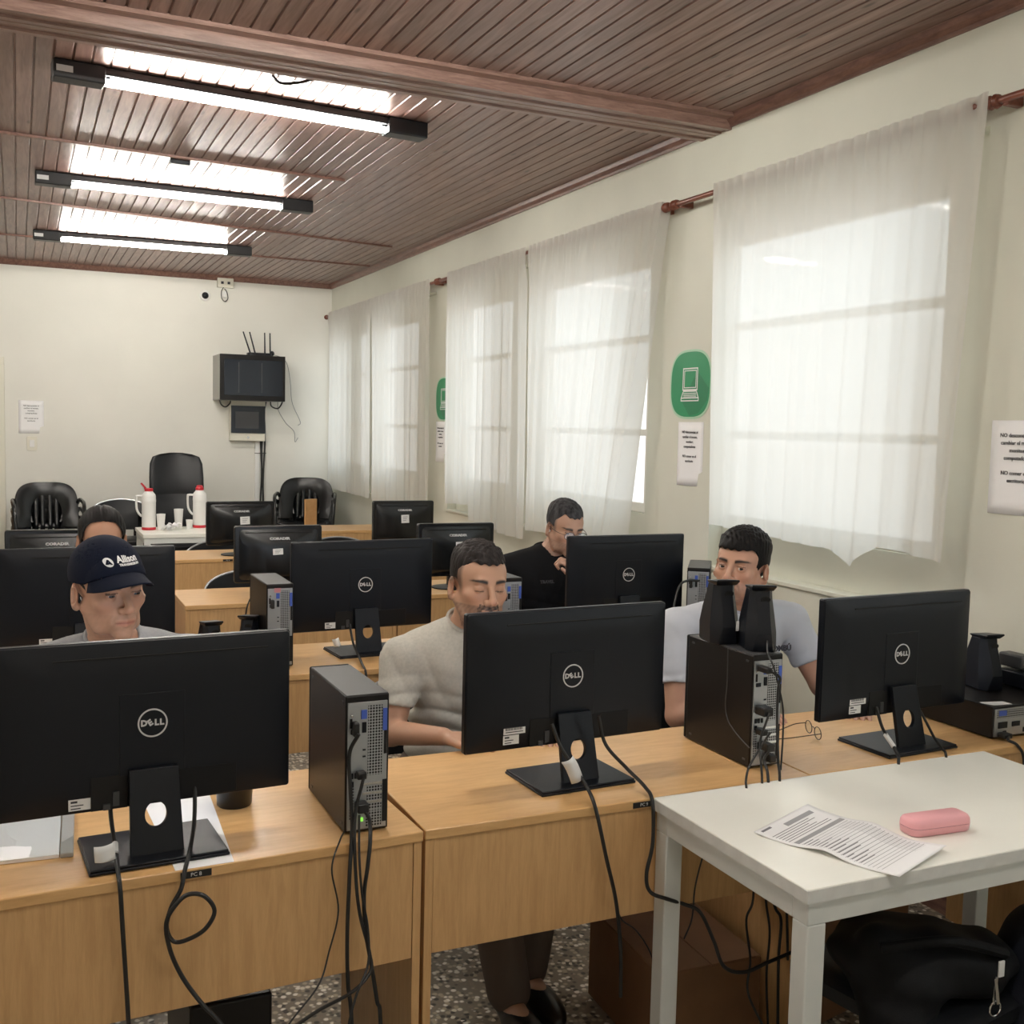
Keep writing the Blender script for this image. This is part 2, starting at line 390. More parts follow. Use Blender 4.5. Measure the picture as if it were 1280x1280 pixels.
struct('wall_right', w, M['wall_shaded'], smooth=False)
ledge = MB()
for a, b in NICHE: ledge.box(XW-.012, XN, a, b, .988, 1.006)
struct('trim_1', ledge, M['wall_shaded'], bevel=.003)
for i, (a, b) in enumerate(WINS):
    f = MB(); x0, x1 = 2.93, 2.975
    for z, h in ((Z0, .05), (Z1-.05, .05), (2.06, .035), (1.578, .035)): f.box(x0, x1, a, b, z, z+h)
    for y, h in ((a, .05), (b-.05, .05)): f.box(x0-.01, x1+.01, y, y+h, Z0, Z1)
    fr = struct('window_%d' % (i+1), f, M['white_wood'], bevel=.004)
    g = build('pane', MB().box(2.952, 2.956, a+.03, b-.03, Z0+.03, Z1-.03), M['glass'], fr, smooth=False)

# ceiling boards with V grooves, running away from the camera
P_ = .068; n = int((XW+.3-XL)/P_)+2; x = math.floor(XL/P_)*P_; vs = []; fs = []
prof = []
for k in range(n):
    prof += [(x, ZC+.007), (x+.004, ZC+.007), (x+.0075, ZC), (x+P_-.0035, ZC)]; x += P_
for (px_, pz) in prof: vs += [(px_, YF-.1, pz), (px_, YB+.1, pz)]
for k in range(len(prof)-1): fs.append((2*k, 2*k+1, 2*k+3, 2*k+2))
ce = MB().add(vs, fs); ce.box(XL-.2, XW+.3, YF-.1, YB+.1, ZC+.02, ZC+.1)
struct('ceiling', ce, M['ceil'], smooth=False)
# cornices
struct('trim_2', MB().prism([(YB, ZC), (YB, ZC-.045), (YB-.015, ZC-.045), (YB-.03, ZC-.03), (YB-.045, ZC)], XL, XW, 'x'), M['cornice'], smooth=False)
def tri(z): return [(XW, z), (XW, z-.045), (XW-.010, z-.045), (XW-.014, z-.034), (XW-.028, z-.018), (XW-.034, z)]
struct('trim_3', MB().prism(tri(ZC), YF, YB, 'y'), M['cornice'], smooth=False)
# the big beam, a moulded board across the room
bp_ = []
y = 3.975
for k in range(6):
    a = 3.975+.235*k/6; b = a+.235/6; h = 2.915 if k in (0, 2, 3, 5) else 2.922
    bp_ += [(a+.002, h), (b-.006, h), (b-.003, h+.006)]
bp_ = [(3.975, ZC+.003), (3.975, 2.945)] + bp_ + [(4.21, 2.94), (4.21, ZC+.003)]
beam = MB().prism(bp_, XL, XW, 'x'); beam.box(XL, XW, 3.925, 3.975, 2.955, ZC+.003)
struct('trim_4', beam, M['beam'], smooth=False)
def strip(nm, x0, y0, x1, y1, wd=.03, th=.012):
    d = Vector((x1-x0, y1-y0, 0)); L_ = d.length
    o = struct(nm, MB().box(0, L_, -wd/2, wd/2, -th, .003), M['cornice'], loc=(x0, y0, ZC), rot=(0, 0, math.atan2(d.y, d.x)), bevel=.002)
strip('trim_5', -3.1, 5.62, 1.68, 6.03)
strip('trim_6', -3.1, 7.10, 2.62, 8.04)
strip('trim_7', -3.1, 9.12, 2.77, 9.10)
# baseboards
struct('baseboard_right', MB().box(XW-.012, XW, YF, YB-.05, 0, .09), M['cornice'], bevel=.002)
struct('baseboard_back', MB().box(-.08, XW-.012, YB-.012, YB, 0, .09), M['cornice'], bevel=.002)
# door in the back wall
d = MB(); d.box(-1.05, -.98, YB-.03, YB, 0, 2.06); d.box(-.17, -.105, YB-.03, YB, 0, 2.06); d.box(-1.05, -.105, YB-.03, YB, 2.0605, 2.12)
df = struct('door_1', d, M['cream'], bevel=.004)
build('door_leaf', MB().box(-.98, -.17, YB-.02, YB, 0, 2.06), M['doorwood'], df, bevel=.003)
build('door_handle', MB().tube([(-.24, YB-.02, 1.0), (-.24, YB-.07, 1.0), (-.34, YB-.07, 1.0)], .009, smooth=False), M['chrome'], df)

# ------------------------------------------------------------------ lamps
def lamp(x, y, rz, label):
    t = thing('batten_lamp', label, 'ceiling lamp', (x, y, 2.97), rz, 'fluorescent ceiling lamps')
    b = MB(); b.box(-.60, .60, -.032, .032, -.034, -.001)
    b.box(-.785, -.595, -.045, .045, -.072, -.001); b.box(.595, .785, -.045, .045, -.072, -.001)
    build('lamp_body', b, M['lampbody'], t, bevel=.006)
    for sx in (-.585, .585): build('bracket', MB().box(sx-.012, sx+.012, -.012, .012, -.062, -.030), M['lampbody'], t)
    build('tube', MB().lathe([(.0155, -.598), (.0155, .598)], 16, T=Matrix.Translation((0, 0, -.052)) @ Matrix.Rotation(PI/2, 4, 'Y')), M['tube'], t)
    build('label_plate', MB().box(-.775, -.715, -.0465, -.044, -.050, -.026), M['label'], t)
    return t
L0 = lamp(.915, 4.69, math.radians(5.0), 'black batten ceiling lamp with lit tube nearest the beam, largest of the lit lamps')
for (x, y, a, lb) in ((.885, 6.72, .5, 'black batten ceiling lamp with lit tube, middle of the three lit lamps'),
                      (.90, 8.75, -3.5, 'black batten ceiling lamp with lit tube, farthest and smallest, nearest the back wall'),
                      (.9, 2.66, 0, 'black batten ceiling lamp added out of view in front of the big beam'), (.9, .63, 0, 'black batten ceiling lamp added out of view over the camera end of the room'),  # from here on assumed lamps out of view, added to even the light
                      (-1.6, 4.6, 0, 'black batten ceiling lamp added out of view on the left beside the big beam'), (-1.6, 6.6, 0, 'black batten ceiling lamp added out of view on the left, second row'),
                      (-1.6, 2.5, 0, 'black batten ceiling lamp added out of view on the left in front of the beam')):
    dup(L0, (x, y, 2.97), math.radians(a), lb)
# small black ceiling fittings (plug socket and loose wire)
o = build('ceiling_socket', MB().box(-.05, .05, -.03, .03, -.03, 0), M['black'], bevel=.005, loc=(.79, 6.02, ZC)); tag(o, 'small black socket box on the ceiling boards between first and middle lamp', 'socket')
o = build('loose_wire', MB().tube([(0, 0, 0), (.03, -.02, -.03), (.1, -.05, -.025), (.16, -.06, -.002)], .006), M['cable'], loc=(.93, 4.40, ZC)); tag(o, 'short black wire sticking out of the ceiling boards above the first lamp', 'wire')

# ------------------------------------------------------------------ curtain rods and curtains
RZ = 2.645; RX = 2.765
def rod(y0, y1, label):
    t = thing('curtain_rod', label, 'curtain rod', (RX, y0, RZ), 0, 'red brown curtain rods along the window wall')
    build('pole', MB().lathe([(.012, 0), (.012, y1-y0)], 12, T=Matrix.Rotation(-PI/2, 4, 'X')), M['rodwood'], t)
    for yy in (.005, y1-y0-.005):
        build('finial', MB().lathe([(.012, -.026), (.019, -.022), (.023, -.010), (.016, 0), (.023, .010), (.019, .022), (.012, .026)], 14, T=Matrix.Translation((0, yy, 0)) @ Matrix.Rotation(-PI/2, 4, 'X')), M['rodwood'], t)
    for yy in (.05, y1-y0-.05):
        build('bracket', MB().box(0, XW-RX, yy-.012, yy+.012, -.02, .012), M['rodwood'], t, bevel=.004)
rod(7.41, 10.50, 'red brown wooden curtain rod over the far pair of windows by the back wall')
rod(4.37, 7.39, 'red brown wooden curtain rod over the middle windows, ending above the round green sign')
rod(2.58, 4.31, 'red brown wooden curtain rod over the nearest big window')
rod(.6, 2.52, 'red brown wooden curtain rod starting at the right edge of the picture')

def curtain(name, y0, y1, y0b, y1b, hem, label, amp=.0125, waves=14, seed=0, xb=RX, flap=None, pinch=True, zt=RZ):
    """sheer cloth from y0 (far) to y1 (near) at the rod to y0b..y1b at the hem; hem(u) gives its height"""
    r = random.Random(seed); ph = [r.uniform(0, 6.28) for _ in range(8)]; nu, nv = 150, 56
    def fn(u, v):
        zz = zt+.028 - v*(zt+.028-hem(u))
        yy = (y0+(y1-y0)*u)*(1-v)+(y0b+(y1b-y0b)*u)*v
        a = amp*(.45+.55*v)
        xx = a*(math.sin(u*waves*6.28+ph[0]+.8*math.sin(3*v+ph[1]))+.5*math.sin(u*waves*2.3*6.28+ph[2]+v)*(1-.6*v)+.9*math.sin(u*waves*.37*6.28+ph[3]+1.5*v))
        yy += a*.5*math.sin(u*waves*6.28*1.0+ph[4]+2*v)
        if v < .12:   # gathered rod pocket
            g = (1-abs(v-.04)/.08) if abs(v-.04) < .08 else 0
            xx = xx*(1-.7*g)+.011*math.sin(u*abs(y1-y0)/.062*6.28+ph[5]+2*math.sin(u*17))*g
        return (xb-.027+xx, yy, zz)
    m = MB(); m.grid(nu, nv, fn)
    if flap:   # the near edge turned back towards the wall
        def ff(u, v):
            p = fn(1, v); zz = p[2]; q = flap(v)
            return (p[0]+(XW-.015-p[0])*(1-(1-u)**2)*.8, p[1]+q*u, zz)
        m.grid(8, nv, ff)
    o = build(name, m, M['curtain'], angle=80); tag(o, label, 'curtain', 'sheer cream curtains along the window wall'); return o
curtain('curtain', 10.33, 8.96, 10.27, 8.92, lambda u: .985-.012*u, 'sheer cream curtain panel farthest away, in the corner by the back wall', waves=9, seed=1)
curtain('curtain', 8.94, 7.50, 8.90, 7.44, lambda u: .965+.06*u*u, 'sheer cream curtain panel second from the back wall, left of the half hidden green sign', waves=9, seed=2)
curtain('curtain', 7.16, 5.86, 7.12, 5.82, lambda u: (1.06 if u < .35 else .96)+.02*math.sin(5*u), 'sheer cream curtain panel just right of the half hidden green sign', waves=10, seed=3)
curtain('curtain', 5.83, 4.39, 5.80, 4.80, lambda u: 1.0+.03*u, 'sheer cream curtain panel pulled slanting aside, its near edge open beside the round green sign', waves=9, seed=4, flap=lambda v: -.11*v**1.3)
curtain('curtain', 3.96, 2.51, 3.90, 2.585, lambda u: (1.205-.045*u if u < .60 else (1.178-(u-.6)*.75 if u < .66 else 1.125+.09*min(1, (u-.66)/.1)-.03*max(0, u-.8)*3)), 'largest sheer cream curtain, right of the round green sign, with an uneven hem', waves=10, seed=5, amp=.0085)
curtain('curtain', 2.30, .9, 2.22, .9, lambda u: .93, 'sheer cream curtain panel at the right edge of the picture behind the speaker', waves=10, seed=7)

# ------------------------------------------------------------------ signs and notices on the right wall
def round_sign(yc, zc, label):
    t = thing('round_sign', label, 'sign', (XW-.0015, yc, zc), 0, 'round green laptop signs on the pillars')
    def sq(a, b, e=2.9, n=48):
        pts = []
        for k in range(n):
            th = 2*PI*k/n; c_, s_ = math.cos(th), math.sin(th)
            pts.append((a*abs(c_)**(2/e)*(1 if c_ > 0 else -1), b*abs(s_)**(2/e)*(1 if s_ > 0 else -1)))
        return pts
    T = face_x(0, 0, 0)
    build('rim', MB().prism(sq(.168, .160), 0, .0008, 'z', T), M['palegreen'], t, smooth=False)
    build('disc', MB().prism(sq(.158, .150), .0008, .0014, 'z', T), M['green'], t, smooth=False)
    build('long_shadow_print', MB().prism([(.056, .06), (.15, -.02), (.14, -.075), (.07, -.135), (-.0, -.145), (-.06, -.082)], .0014, .0016, 'z', T), M['green2'], t, smooth=False)
    k = MB()
    def frame(cx, cy, w_, h_, th, z0=.0016, z1=.002):
        k.box(cx-w_/2, cx+w_/2, cy+h_/2-th, cy+h_/2, z0, z1, T); k.box(cx-w_/2, cx+w_/2, cy-h_/2, cy-h_/2+th, z0, z1, T)
        k.box(cx-w_/2, cx-w_/2+th, cy-h_/2+th, cy+h_/2-th, z0, z1, T); k.box(cx+w_/2-th, cx+w_/2, cy-h_/2+th, cy+h_/2-th, z0, z1, T)
    frame(0, .024, .122, .104, .006); frame(0, .024, .098, .082, .004)
    k.box(-.055, .055, -.034, -.028, .0016, .002, T)
    for j in range(4): k.box(-.052, .052, -.0415-.0055*j, -.039-.0055*j, .0016, .002, T)
    k.prism([(-.058, -.034), (-.052, -.034), (-.066, -.062), (-.072, -.062)], .0016, .002, 'z', T); k.prism([(.058, -.034), (.052, -.034), (.066, -.062), (.072, -.062)], .0016, .002, 'z', T)
    frame(0, -.069, .146, .018, .005)
    build('laptop_emblem', k, M['label'], t, smooth=False)
    return t
s0 = round_sign(4.222, 1.823, 'round green laptop sign on the pillar beside the nearest big curtain')
dup(s0, (XW-.0015, 7.40, 1.803), 0, 'round green laptop sign on the far pillar, half hidden behind a curtain')
def notice(yc, zc, w_, h_, lines, size, label, wall='x', y=None, cat='notice', skew=0):
    t = thing('paper_notice', label, cat, (XW-.001, yc, zc) if wall == 'x' else (yc, YB-.001, zc), 0, 'printed paper notices on the walls')
    T = face_x(0, 0, 0) if wall == 'x' else face_y(0, 0, 0)
    def fn(u, v):
        return T @ Vector(((u-.5)*w_, (v-.5)*h_, .001+.003*math.sin(u*5)*(1-v)))
    build('sheet', MB().grid(8, 8, fn), M['paper'], t, solid=.0004)
    mb = MB(); yy = h_*.34
    for s in lines:
        if s: text_mb(s, size, T @ Matrix.Translation((0, yy, .0048)), mb=mb, bold=.0002)
        yy -= size*1.35
    build('printed_text', mb, M['print'], t, smooth=False)
    return t
LN = ['NO desconectar ni', 'cambiar el mouse,', 'monitor,', 'computadoras', '', 'NO comer en el', 'escritorio']
notice(4.205, 1.502, .205, .295, LN, .0165, 'white paper notice taped under the round green sign on the pillar')
notice(7.45, 1.49, .205, .295, LN, .0165, 'white paper notice on the far pillar under the half hidden sign')
notice(2.40, 1.515, .21, .295, LN, .0175, 'white paper notice cut off by the right edge of the picture')
notice(.108, 1.60, .205, .293, LN, .0165, 'white paper notice on the back wall above the light switch', wall='y')

# ------------------------------------------------------------------ back wall fittings
t = thing('light_switch', 'white light switch plate on the back wall under the paper notice', 'switch', (.112, YB, 1.365))
build('plate', MB().prism(rrect(.085, .125, .01), -.012, 0, 'y'), M['cream'], t, bevel=.002)
build('rocker', MB().box(-.02, .02, -.017, -.011, -.032, .032), M['whitep'], t, bevel=.002)
t = thing('security_camera', 'small round camera on the back wall beside the socket box under the ceiling', 'camera', (1.61, YB, 2.775))
build('mount', MB().lathe([(.05, 0), (.05, .02), (.042, .03)], 20, T=Matrix.Rotation(PI/2, 4, 'X')), M['whitep'], t)
build('lens_dome', MB().ball((0, -.028, 0), .032, 16), M['black'], t)
t = thing('wall_socket', 'beige double socket box high on the back wall under the ceiling', 'socket', (1.795, YB, 2.905))
build('box', MB().box(-.075, .075, -.04, 0, -.045, .045), M['cream'], t, bevel=.005)
for sx in (-.03, .03): build('outlet', MB().box(sx-.012, sx+.012, -.043, -.039, -.012, .012), M['print'], t)
t = thing('power_adapter', 'small white plug adapter with coiled lead hanging below the high socket', 'plug', (1.785, YB-.0155, 2.80))
build('body', MB().prism(rrect(.04, .06, .01), -.02, .015, 'y'), M['whitep'], t, bevel=.003)
build('lead', MB().tube([(-.01, -.03, .06), (-.03, -.035, .02), (-.028, -.04, -.04), (.0, -.04, -.07), (.03, -.035, -.04), (.02, -.03, .02), (.0, -.02, .05)], .004), M['cable'], t)

t = thing('rack_cabinet', 'black wall cabinet with smoked glass door high on the back wall', 'cabinet', (1.985, YB, 1.80))
build('body', MB().box(-.30, .30, -.38, 0, 0, .42), M['rackside'], t, bevel=.004)
dr = build('door', MB().box(-.30, .30, -.40, -.381, .0, .42), M['case'], t, bevel=.004)
build('glass_panel', MB().box(-.262, .275, -.4045, -.401, .045, .375), M['rackglass'], dr, bevel=.002)
for x in (-.13, .08): build('equipment_rail', MB().box(x-.004, x+.004, -.407, -.4045, .07, .35), M['casetop'], dr)
t = thing('router', 'black wireless router with four upright antennas on top of the wall cabinet', 'router', (2.07, YB-.25, 2.222))
build('body', MB().prism(rrect(.22, .12, .03), 0, .028, 'z'), M['black'], t, bevel=.004)
for (x, lx) in ((-.10, -.07), (-.055, -.055), (.035, -.004), (.085, -.004)):
    build('antenna', MB().tube([(x+.03, .05, .02), (x+.03+lx*1.0, .05, .225)], [.008, .006], smooth=False), M['black'], t)
build('plug', MB().ball((.12, .0, .03), .025, 10), M['black'], t)
t = thing('breaker_box', 'white electrical panel with smoked door under the black wall cabinet', 'electrical panel', (2.0, YB, 1.42))
build('box', MB().box(-.165, .165, -.09, 0, 0, .395), M['cream'], t, bevel=.006)
dr = build('door', MB().box(-.16, .162, -.102, -.091, .075, .335), M['rackglass'], t, bevel=.003)
build('lock', MB().lathe([(.012, 0), (.012, .006)], 12, T=Matrix.Translation((0, -.091, .035)) @ Matrix.Rotation(PI/2, 4, 'X')), M['chrome'], t)
build('breaker_row', MB().box(-.12, .1, -.104, -.102, .12, .28), M['rackside'] if 0 else M['casetop'], dr)
t = thing('cable_duct', 'white plastic cable duct running down the back wall below the electrical panel', 'cable duct', (2.105, YB, .05))
build('duct', MB().box(-.02, .02, -.02, 0, 0, 1.37), M['whitep'], t, bevel=.002)
for z in (.75, 1.25): build('cable_tie', MB().box(-.024, .085, -.024, -.0, z, z+.006), M['cable'], t)
for k in range(3):
    dx = .035+.014*k
    pts = [(2.105+dx+.008*math.sin(z*7+k*2), YB-.016-.004*k, z) for z in [.05+.11*i for i in range(16)]]
    pts += [(2.16+.01*k, YB-.05, 1.81)]
    o = build('network_cable', MB().tube(pts, .008), M['cable'] if k != 1 else M['cable']); tag(o, 'black cable in the bundle running down beside the white duct', 'cable', 'cables beside the duct on the back wall')
for k, (pts, m_) in enumerate(((((2.19, 10.31, 2.245), (2.30, 10.40, 2.225), (2.38, 10.5, 2.17), (2.42, 10.53, 2.0), (2.44, 10.53, 1.8), (2.52, 10.53, 1.62), (2.5, 10.53, 1.58)), 'greycable'),
                               (((2.27, 10.4, 1.802), (2.30, 10.5, 1.72), (2.38, 10.53, 1.6), (2.46, 10.53, 1.52), (2.47, 10.53, 1.42), (2.50, 10.53, 1.46)), 'greycable'),
                               (((2.2, 10.4, 1.82), (2.22, 10.45, 1.76), (2.29, 10.48, 1.74), (2.33, 10.48, 1.80), (2.30, 10.45, 1.84)), 'cable'),
                               (((1.70, 10.3, 1.82), (1.74, 10.4, 1.76), (1.79, 10.45, 1.74), (1.83, 10.45, 1.78), (1.82, 10.4, 1.82)), 'cable'))):
    o = build('loose_cable', MB().tube(pts, .0035 if k < 2 else .007), M[m_])
    tag(o, ['thin grey cable dropping from the right top corner of the black wall cabinet', 'thin grey cable looping low to the right of the electrical panel', 'black cable loop under the right corner of the wall cabinet', 'black cable loop under the left corner of the wall cabinet'][k], 'cable')
# ------------------------------------------------------------------ desks
DW, DD = 1.028, .50
def make_desk(label, group, name='desk', w=DW, d=DD):
    t = thing(name, label, 'desk', (0, 0, 0), 0, group)
    build('top', MB().box(.001, w-.001, 0, d, .728, .75), M['top'], t, bevel=.0025)
    build('modesty_panel', MB().box(.022, w-.022, .006, .022, .475, .7275), M['panel'], t, bevel=.001)
    for x in (.003, w-.021): build('side_panel', MB().box(x, x+.018, .004, d-.03, 0, .7275), M['panel'], t, bevel=.001)
    return t

RA = math.radians(2.6)
desk0 = make_desk('beech desk at the lower left carrying the biggest monitor and a tower', 'beech computer desks')
desk0.location = (-.258, 2.034, 0); desk0.rotation_euler = (0, 0, RA)
def place_desk(x, y, lb, rz=0): return dup(desk0, (x, y, 0), rz, lb)
place_desk(.772, 2.084, 'beech desk in the centre foreground behind the white table corner')
place_desk(1.801, 2.092, 'beech desk at the right wall behind the white table, with eyeglasses on it')
for x, lb in ((-.26, 'beech desk in the second row at the left, behind the man in the navy cap'), (.772, 'beech desk in the second row between tower and the man in the beige shirt'), (1.80, 'beech desk in the second row at the window wall')):
    place_desk(x, 3.58, lb)
for x, lb in ((-.52, 'beech desk in the third row at the left behind the woman'), (.69, 'beech desk in the third row, middle, with a black chair arc behind it'), (1.72, 'beech desk in the third row at the window wall')):
    place_desk(x, 5.09, lb)
for x, lb in ((.76, 'beech desk in the fourth row in front of the white table'), (1.80, 'beech desk in the fourth row at the window wall')):
    place_desk(x, 6.80, lb)
place_desk(1.79, 8.40, 'beech desk in the last row, with an upright plywood piece on it')
def desk_plate(x, y, txt, label, w=.058, rz=0):
    t = thing('desk_plate', label, 'label', (x, y, .739), rz, 'black number plates on the desks')
    build('plate', MB().box(-w/2, w/2, -.0015, .0005, -.0065, .0065), M['plate'], t)
    build('printed_text', text_mb(txt, .0105, face_y(0, -.0016, 0)), M['label'], t, smooth=False)
desk_plate(.30, 2.059, 'PC 8', 'black number plate on the front edge of the lower left desk', rz=RA)
desk_plate(1.31, 2.084, 'PC 9', 'black number plate on the front edge of the centre desk')
desk_plate(1.18, 6.80, 'PC 4', 'black number plate on the edge of the fourth row desk', .06)

# ------------------------------------------------------------------ monitors
def make_dell(label, stickers=2):
    t = thing('widescreen_monitor', label, 'monitor', (0, 0, .75), 0, 'large black widescreen monitors seen from behind')
    W_, z0, z1 = .280, .086, .419
    # base plate and neck
    b = MB().box(-.13, .13, -.045, .145, 0, .006); b.box(-.128, .128, -.043, .143, .006, .011)
    build('base', b, M['black'], t, bevel=.002)
    nk = MB(); n = 24; hz, hr = .082, .023
    def outer(a):
        # point on trapezoid outline in direction a from the hole centre
        c_, s_ = math.cos(a), math.sin(a); best = 9
        def hw(z): return .0505-.004*(z/.16)
        for _ in (0,):
            lo, hi = 0, .3
            for it in range(30):
                m_ = (lo+hi)/2; X, Z = c_*m_, hz+s_*m_
                if abs(X) < hw(max(0, min(.2, Z))) and .008 < Z < .168: lo = m_
                else: hi = m_
        return c_*lo, hz+s_*lo
    ang = sorted(set([2*PI*k/48 for k in range(48)] + [math.atan2(z-hz, s*(.0505-.004*z/.16)) % (2*PI) for z in (.008, .168) for s in (1, -1)]))
    vs = []; fs = []; K = len(ang)
    def yb(z): return -.008+.25*z
    for side in (0, .012):
        for a in ang:
            X, Z = outer(a); vs.append((X, yb(Z)+side, Z))
        for a in ang:
            X, Z = hr*.9*math.cos(a), hz+hr*1.05*math.sin(a); vs.append((X, yb(Z)+side, Z))
    for i in range(K):
        j = (i+1) % K
        fs += [(i, j, K+j, K+i), (2*K+i, 3*K+i, 3*K+j, 2*K+j), (i, 2*K+i, 2*K+j, j), (K+i, K+j, 3*K+j, 3*K+i)]
    nk.add(vs, fs); build('neck', nk, M['black'], t, bevel=.0012)
    # housing: thin rim and bulged back
    h = MB(); Y0 = .050
    h.prism(rrect(2*W_, z1-z0, .006, cy=(z0+z1)/2), Y0+.016, Y0+.034, 'y')
    hs = build('housing', h, M['black'], t, bevel=.002)
    bk = MB()
    def ring(wi, zb, zt, y, r): return [(p[0], y, p[1]) for p in rrect(2*wi, zt-zb, r, cy=(zb+zt)/2)]
    bk.loft([ring(W_-.001, z0+.001, z1-.001, Y0+.018, .006), ring(W_-.003, z0+.003, z1-.003, Y0+.012, .006), ring(W_-.03, z0+.03, z1-.03, Y0+.003, .02), ring(W_-.07, z0+.06, z1-.06, Y0, .02)])
    build('back_shell', bk, M['black'], hs, angle=50)
    build('vent_groove', MB().box(-W_+.10, W_-.05, Y0+.0, Y0+.012, z1-.031, z1-.0285), M['darkhole'], hs)
    pl = MB(); pl.box(-.062, .062, Y0-.0015, Y0+.002, .155, .315)
    build('mount_cover', pl, M['black'], hs, bevel=.001)
    pr = MB(); pr.box(-.115, -.048, Y0-.001, Y0+.004, .092, .158)
    build('port_recess', pr, M['darkhole'], hs)
    pr = MB(); pr.box(.05, .165, Y0-.001, Y0+.002, .095, .155)
    build('connector_cover', pr, M['blackm'], hs, bevel=.001)
    sk = MB(); sk.box(-.075, -.063, Y0-.004, Y0, .098, .126); sk.box(-.093, -.080, Y0-.004, Y0, .092, .104)
    build('video_socket', sk, M['casetop'], hs)
    lg = MB(); T = face_y(0, Y0-.0018, .255); R_ = .0285; n = 40
    vs = []; fs = []
    for k in range(n):
        a = 2*PI*k/n; vs += [(R_*math.cos(a), R_*math.sin(a), 0), ((R_-.003)*math.cos(a), (R_-.003)*math.sin(a), 0), (R_*math.cos(a), R_*math.sin(a), .0012), ((R_-.003)*math.cos(a), (R_-.003)*math.sin(a), .0012)]
    for k in range(n):
        a = 4*k; b_ = 4*((k+1) % n); fs += [(a+2, b_+2, b_+3, a+3), (a, a+2, b_+2, b_), (a+1, b_+1, b_+3, a+3)]
    lg.add(vs, fs, 0, T)
    text_mb('D', .0165, T @ Matrix.Translation((-.0165, 0, .0006)), mb=lg, bold=.0008)
    text_mb('E', .0165, T @ Matrix.Translation((-.0048, .0002, .0006)) @ Matrix.Rotation(.55, 4, 'Z'), mb=lg, bold=.0008)
    text_mb('L', .0165, T @ Matrix.Translation((.0075, 0, .0006)), mb=lg, bold=.0008); text_mb('L', .0165, T @ Matrix.Translation((.0172, 0, .0006)), mb=lg, bold=.0008)
    build('logo', lg, M['silver'], hs, smooth=False)
    for k in range(stickers):
        st = MB(); w_, h_ = (.058, .027) if (k == 0 and stickers == 2) else (.042, .022); x0 = -.185 if stickers == 2 else -.155; zc = (.141 if k == 0 else .114) if stickers == 2 else .108
        T = face_y(x0+w_/2, Y0+.0015 if stickers == 2 and k == 0 else Y0+.003, zc) @ Matrix.Rotation(.0, 4, 'Z')
        st.box(-w_/2, w_/2, -h_/2, h_/2, 0, .0012, T, 0)
        if k == 0 and stickers == 2:
            for i in range(18): st.box(-w_/2+.005+.0026*i, -w_/2+.005+.0026*i+(.0013 if i % 3 else .0018), -.004, .006, .0012, .0014, T, 1)
            st.box(-w_/2+.005, w_/2-.006, -.009, -.007, .0012, .0014, T, 1)
        else:
            for i in range(3): st.box(-w_/2+.004, -w_/2+(.016 if i == 0 else w_-.010-.005*i), .004-.006*i, .006-.006*i+(.002 if i == 0 else 0), .0012, .0014, T, 1)
        build('sticker', st, [M['label'], M['print']], hs, smooth=False)
    sc = MB().box(-W_+.008, W_-.008, Y0+.034, Y0+.0345, z0+.014, z1-.008)
    build('screen', sc, M['screen'], t)
    return t
m0 = make_dell('largest black monitor, at the lower left in front of the man in the navy cap', 1)
m0.location = (.238, 2.135, .7512); m0.rotation_euler = (0, 0, math.radians(3.6))
m1 = make_dell('black monitor in the centre foreground, hiding the chest of the man in beige', 2)
m1.location = (1.222, 2.232, .75); m1.rotation_euler = (0, 0, math.radians(3))
dup(m1, (2.217, 2.172, .75), math.radians(3), 'black monitor on the right front desk between the two speakers and the right speaker')
dup(m0, (.212, 3.79, .75), math.radians(1), 'black monitor behind the man in the navy cap, half hidden by him')
dup(m0, (1.18, 3.815, .75), math.radians(4), 'black monitor in the second row between the cap man and the man in beige')
dup(m0, (2.308, 3.80, .75), math.radians(.5), 'black monitor in the second row in front of the man in black')

def make_small_monitor(label, stickers):
    t = thing('office_monitor', label, 'monitor', (0, 0, .75), 0, 'older small black monitors in the back rows')
    w_, z0, z1 = .215, .065, .345
    build('base', MB().lathe([(.10, 0), (.10, .006), (.04, .014)], 28, T=Matrix.Translation((0, .05, 0)) @ Matrix.Scale(1.2, 4, (1, 0, 0))), M['black'], t)
    build('neck', MB().box(-.035, .035, .035, .07, .01, .12), M['black'], t, bevel=.005)
    hs = build('housing', MB().prism(rrect(2*w_, z1-z0, .012, cy=(z0+z1)/2), .02, .055, 'y'), M['chair'], t, bevel=.005)
    def ring(wi, zb, zt, y, r): return [(p[0], y, p[1]) for p in rrect(2*wi, zt-zb, r, cy=(zb+zt)/2)]
    bk = MB().loft([ring(w_-.02, z0+.015, z1-.015, .021, .02), ring(w_-.035, z0+.02, z1-.04, .010, .05), ring(.10, z0+.03, z1-.075, -.004, .04), ring(.07, z0+.035, z1-.10, -.008, .03)])
    build('back_shell', bk, M['chair'], hs, angle=50)
    build('vent_groove', MB().box(-w_+.05, w_-.05, .0095, .02, z1-.034, z1-.031), M['darkhole'], hs)
    build('brand_lettering', text_mb('CORADIR', .0165, face_y(.0, -.002, z1-.062), bold=.0007, xs=1.35, depth=.004), M['silver'], hs, smooth=False)
    for k, (x, z, a, b_) in enumerate(stickers):
        st = MB(); T = face_y(x, .003 if abs(x) > .05 else -.010, z) @ Matrix.Rotation(.04, 4, 'Z'); st.box(-a/2, a/2, -b_/2, b_/2, 0, .0012, T, 0)
        for i in range(3): st.box(-a*.3, a*(.3-.1*i), b_*(.2-.22*i), b_*(.29-.22*i), .0012, .0014, T, 1)
        build('sticker', st, [M['label'], M['greyprint']], hs, smooth=False)
    build('screen', MB().box(-w_+.015, w_-.015, .055, .0555, z0+.03, z1-.015), M['darkhole'], t)
    return t
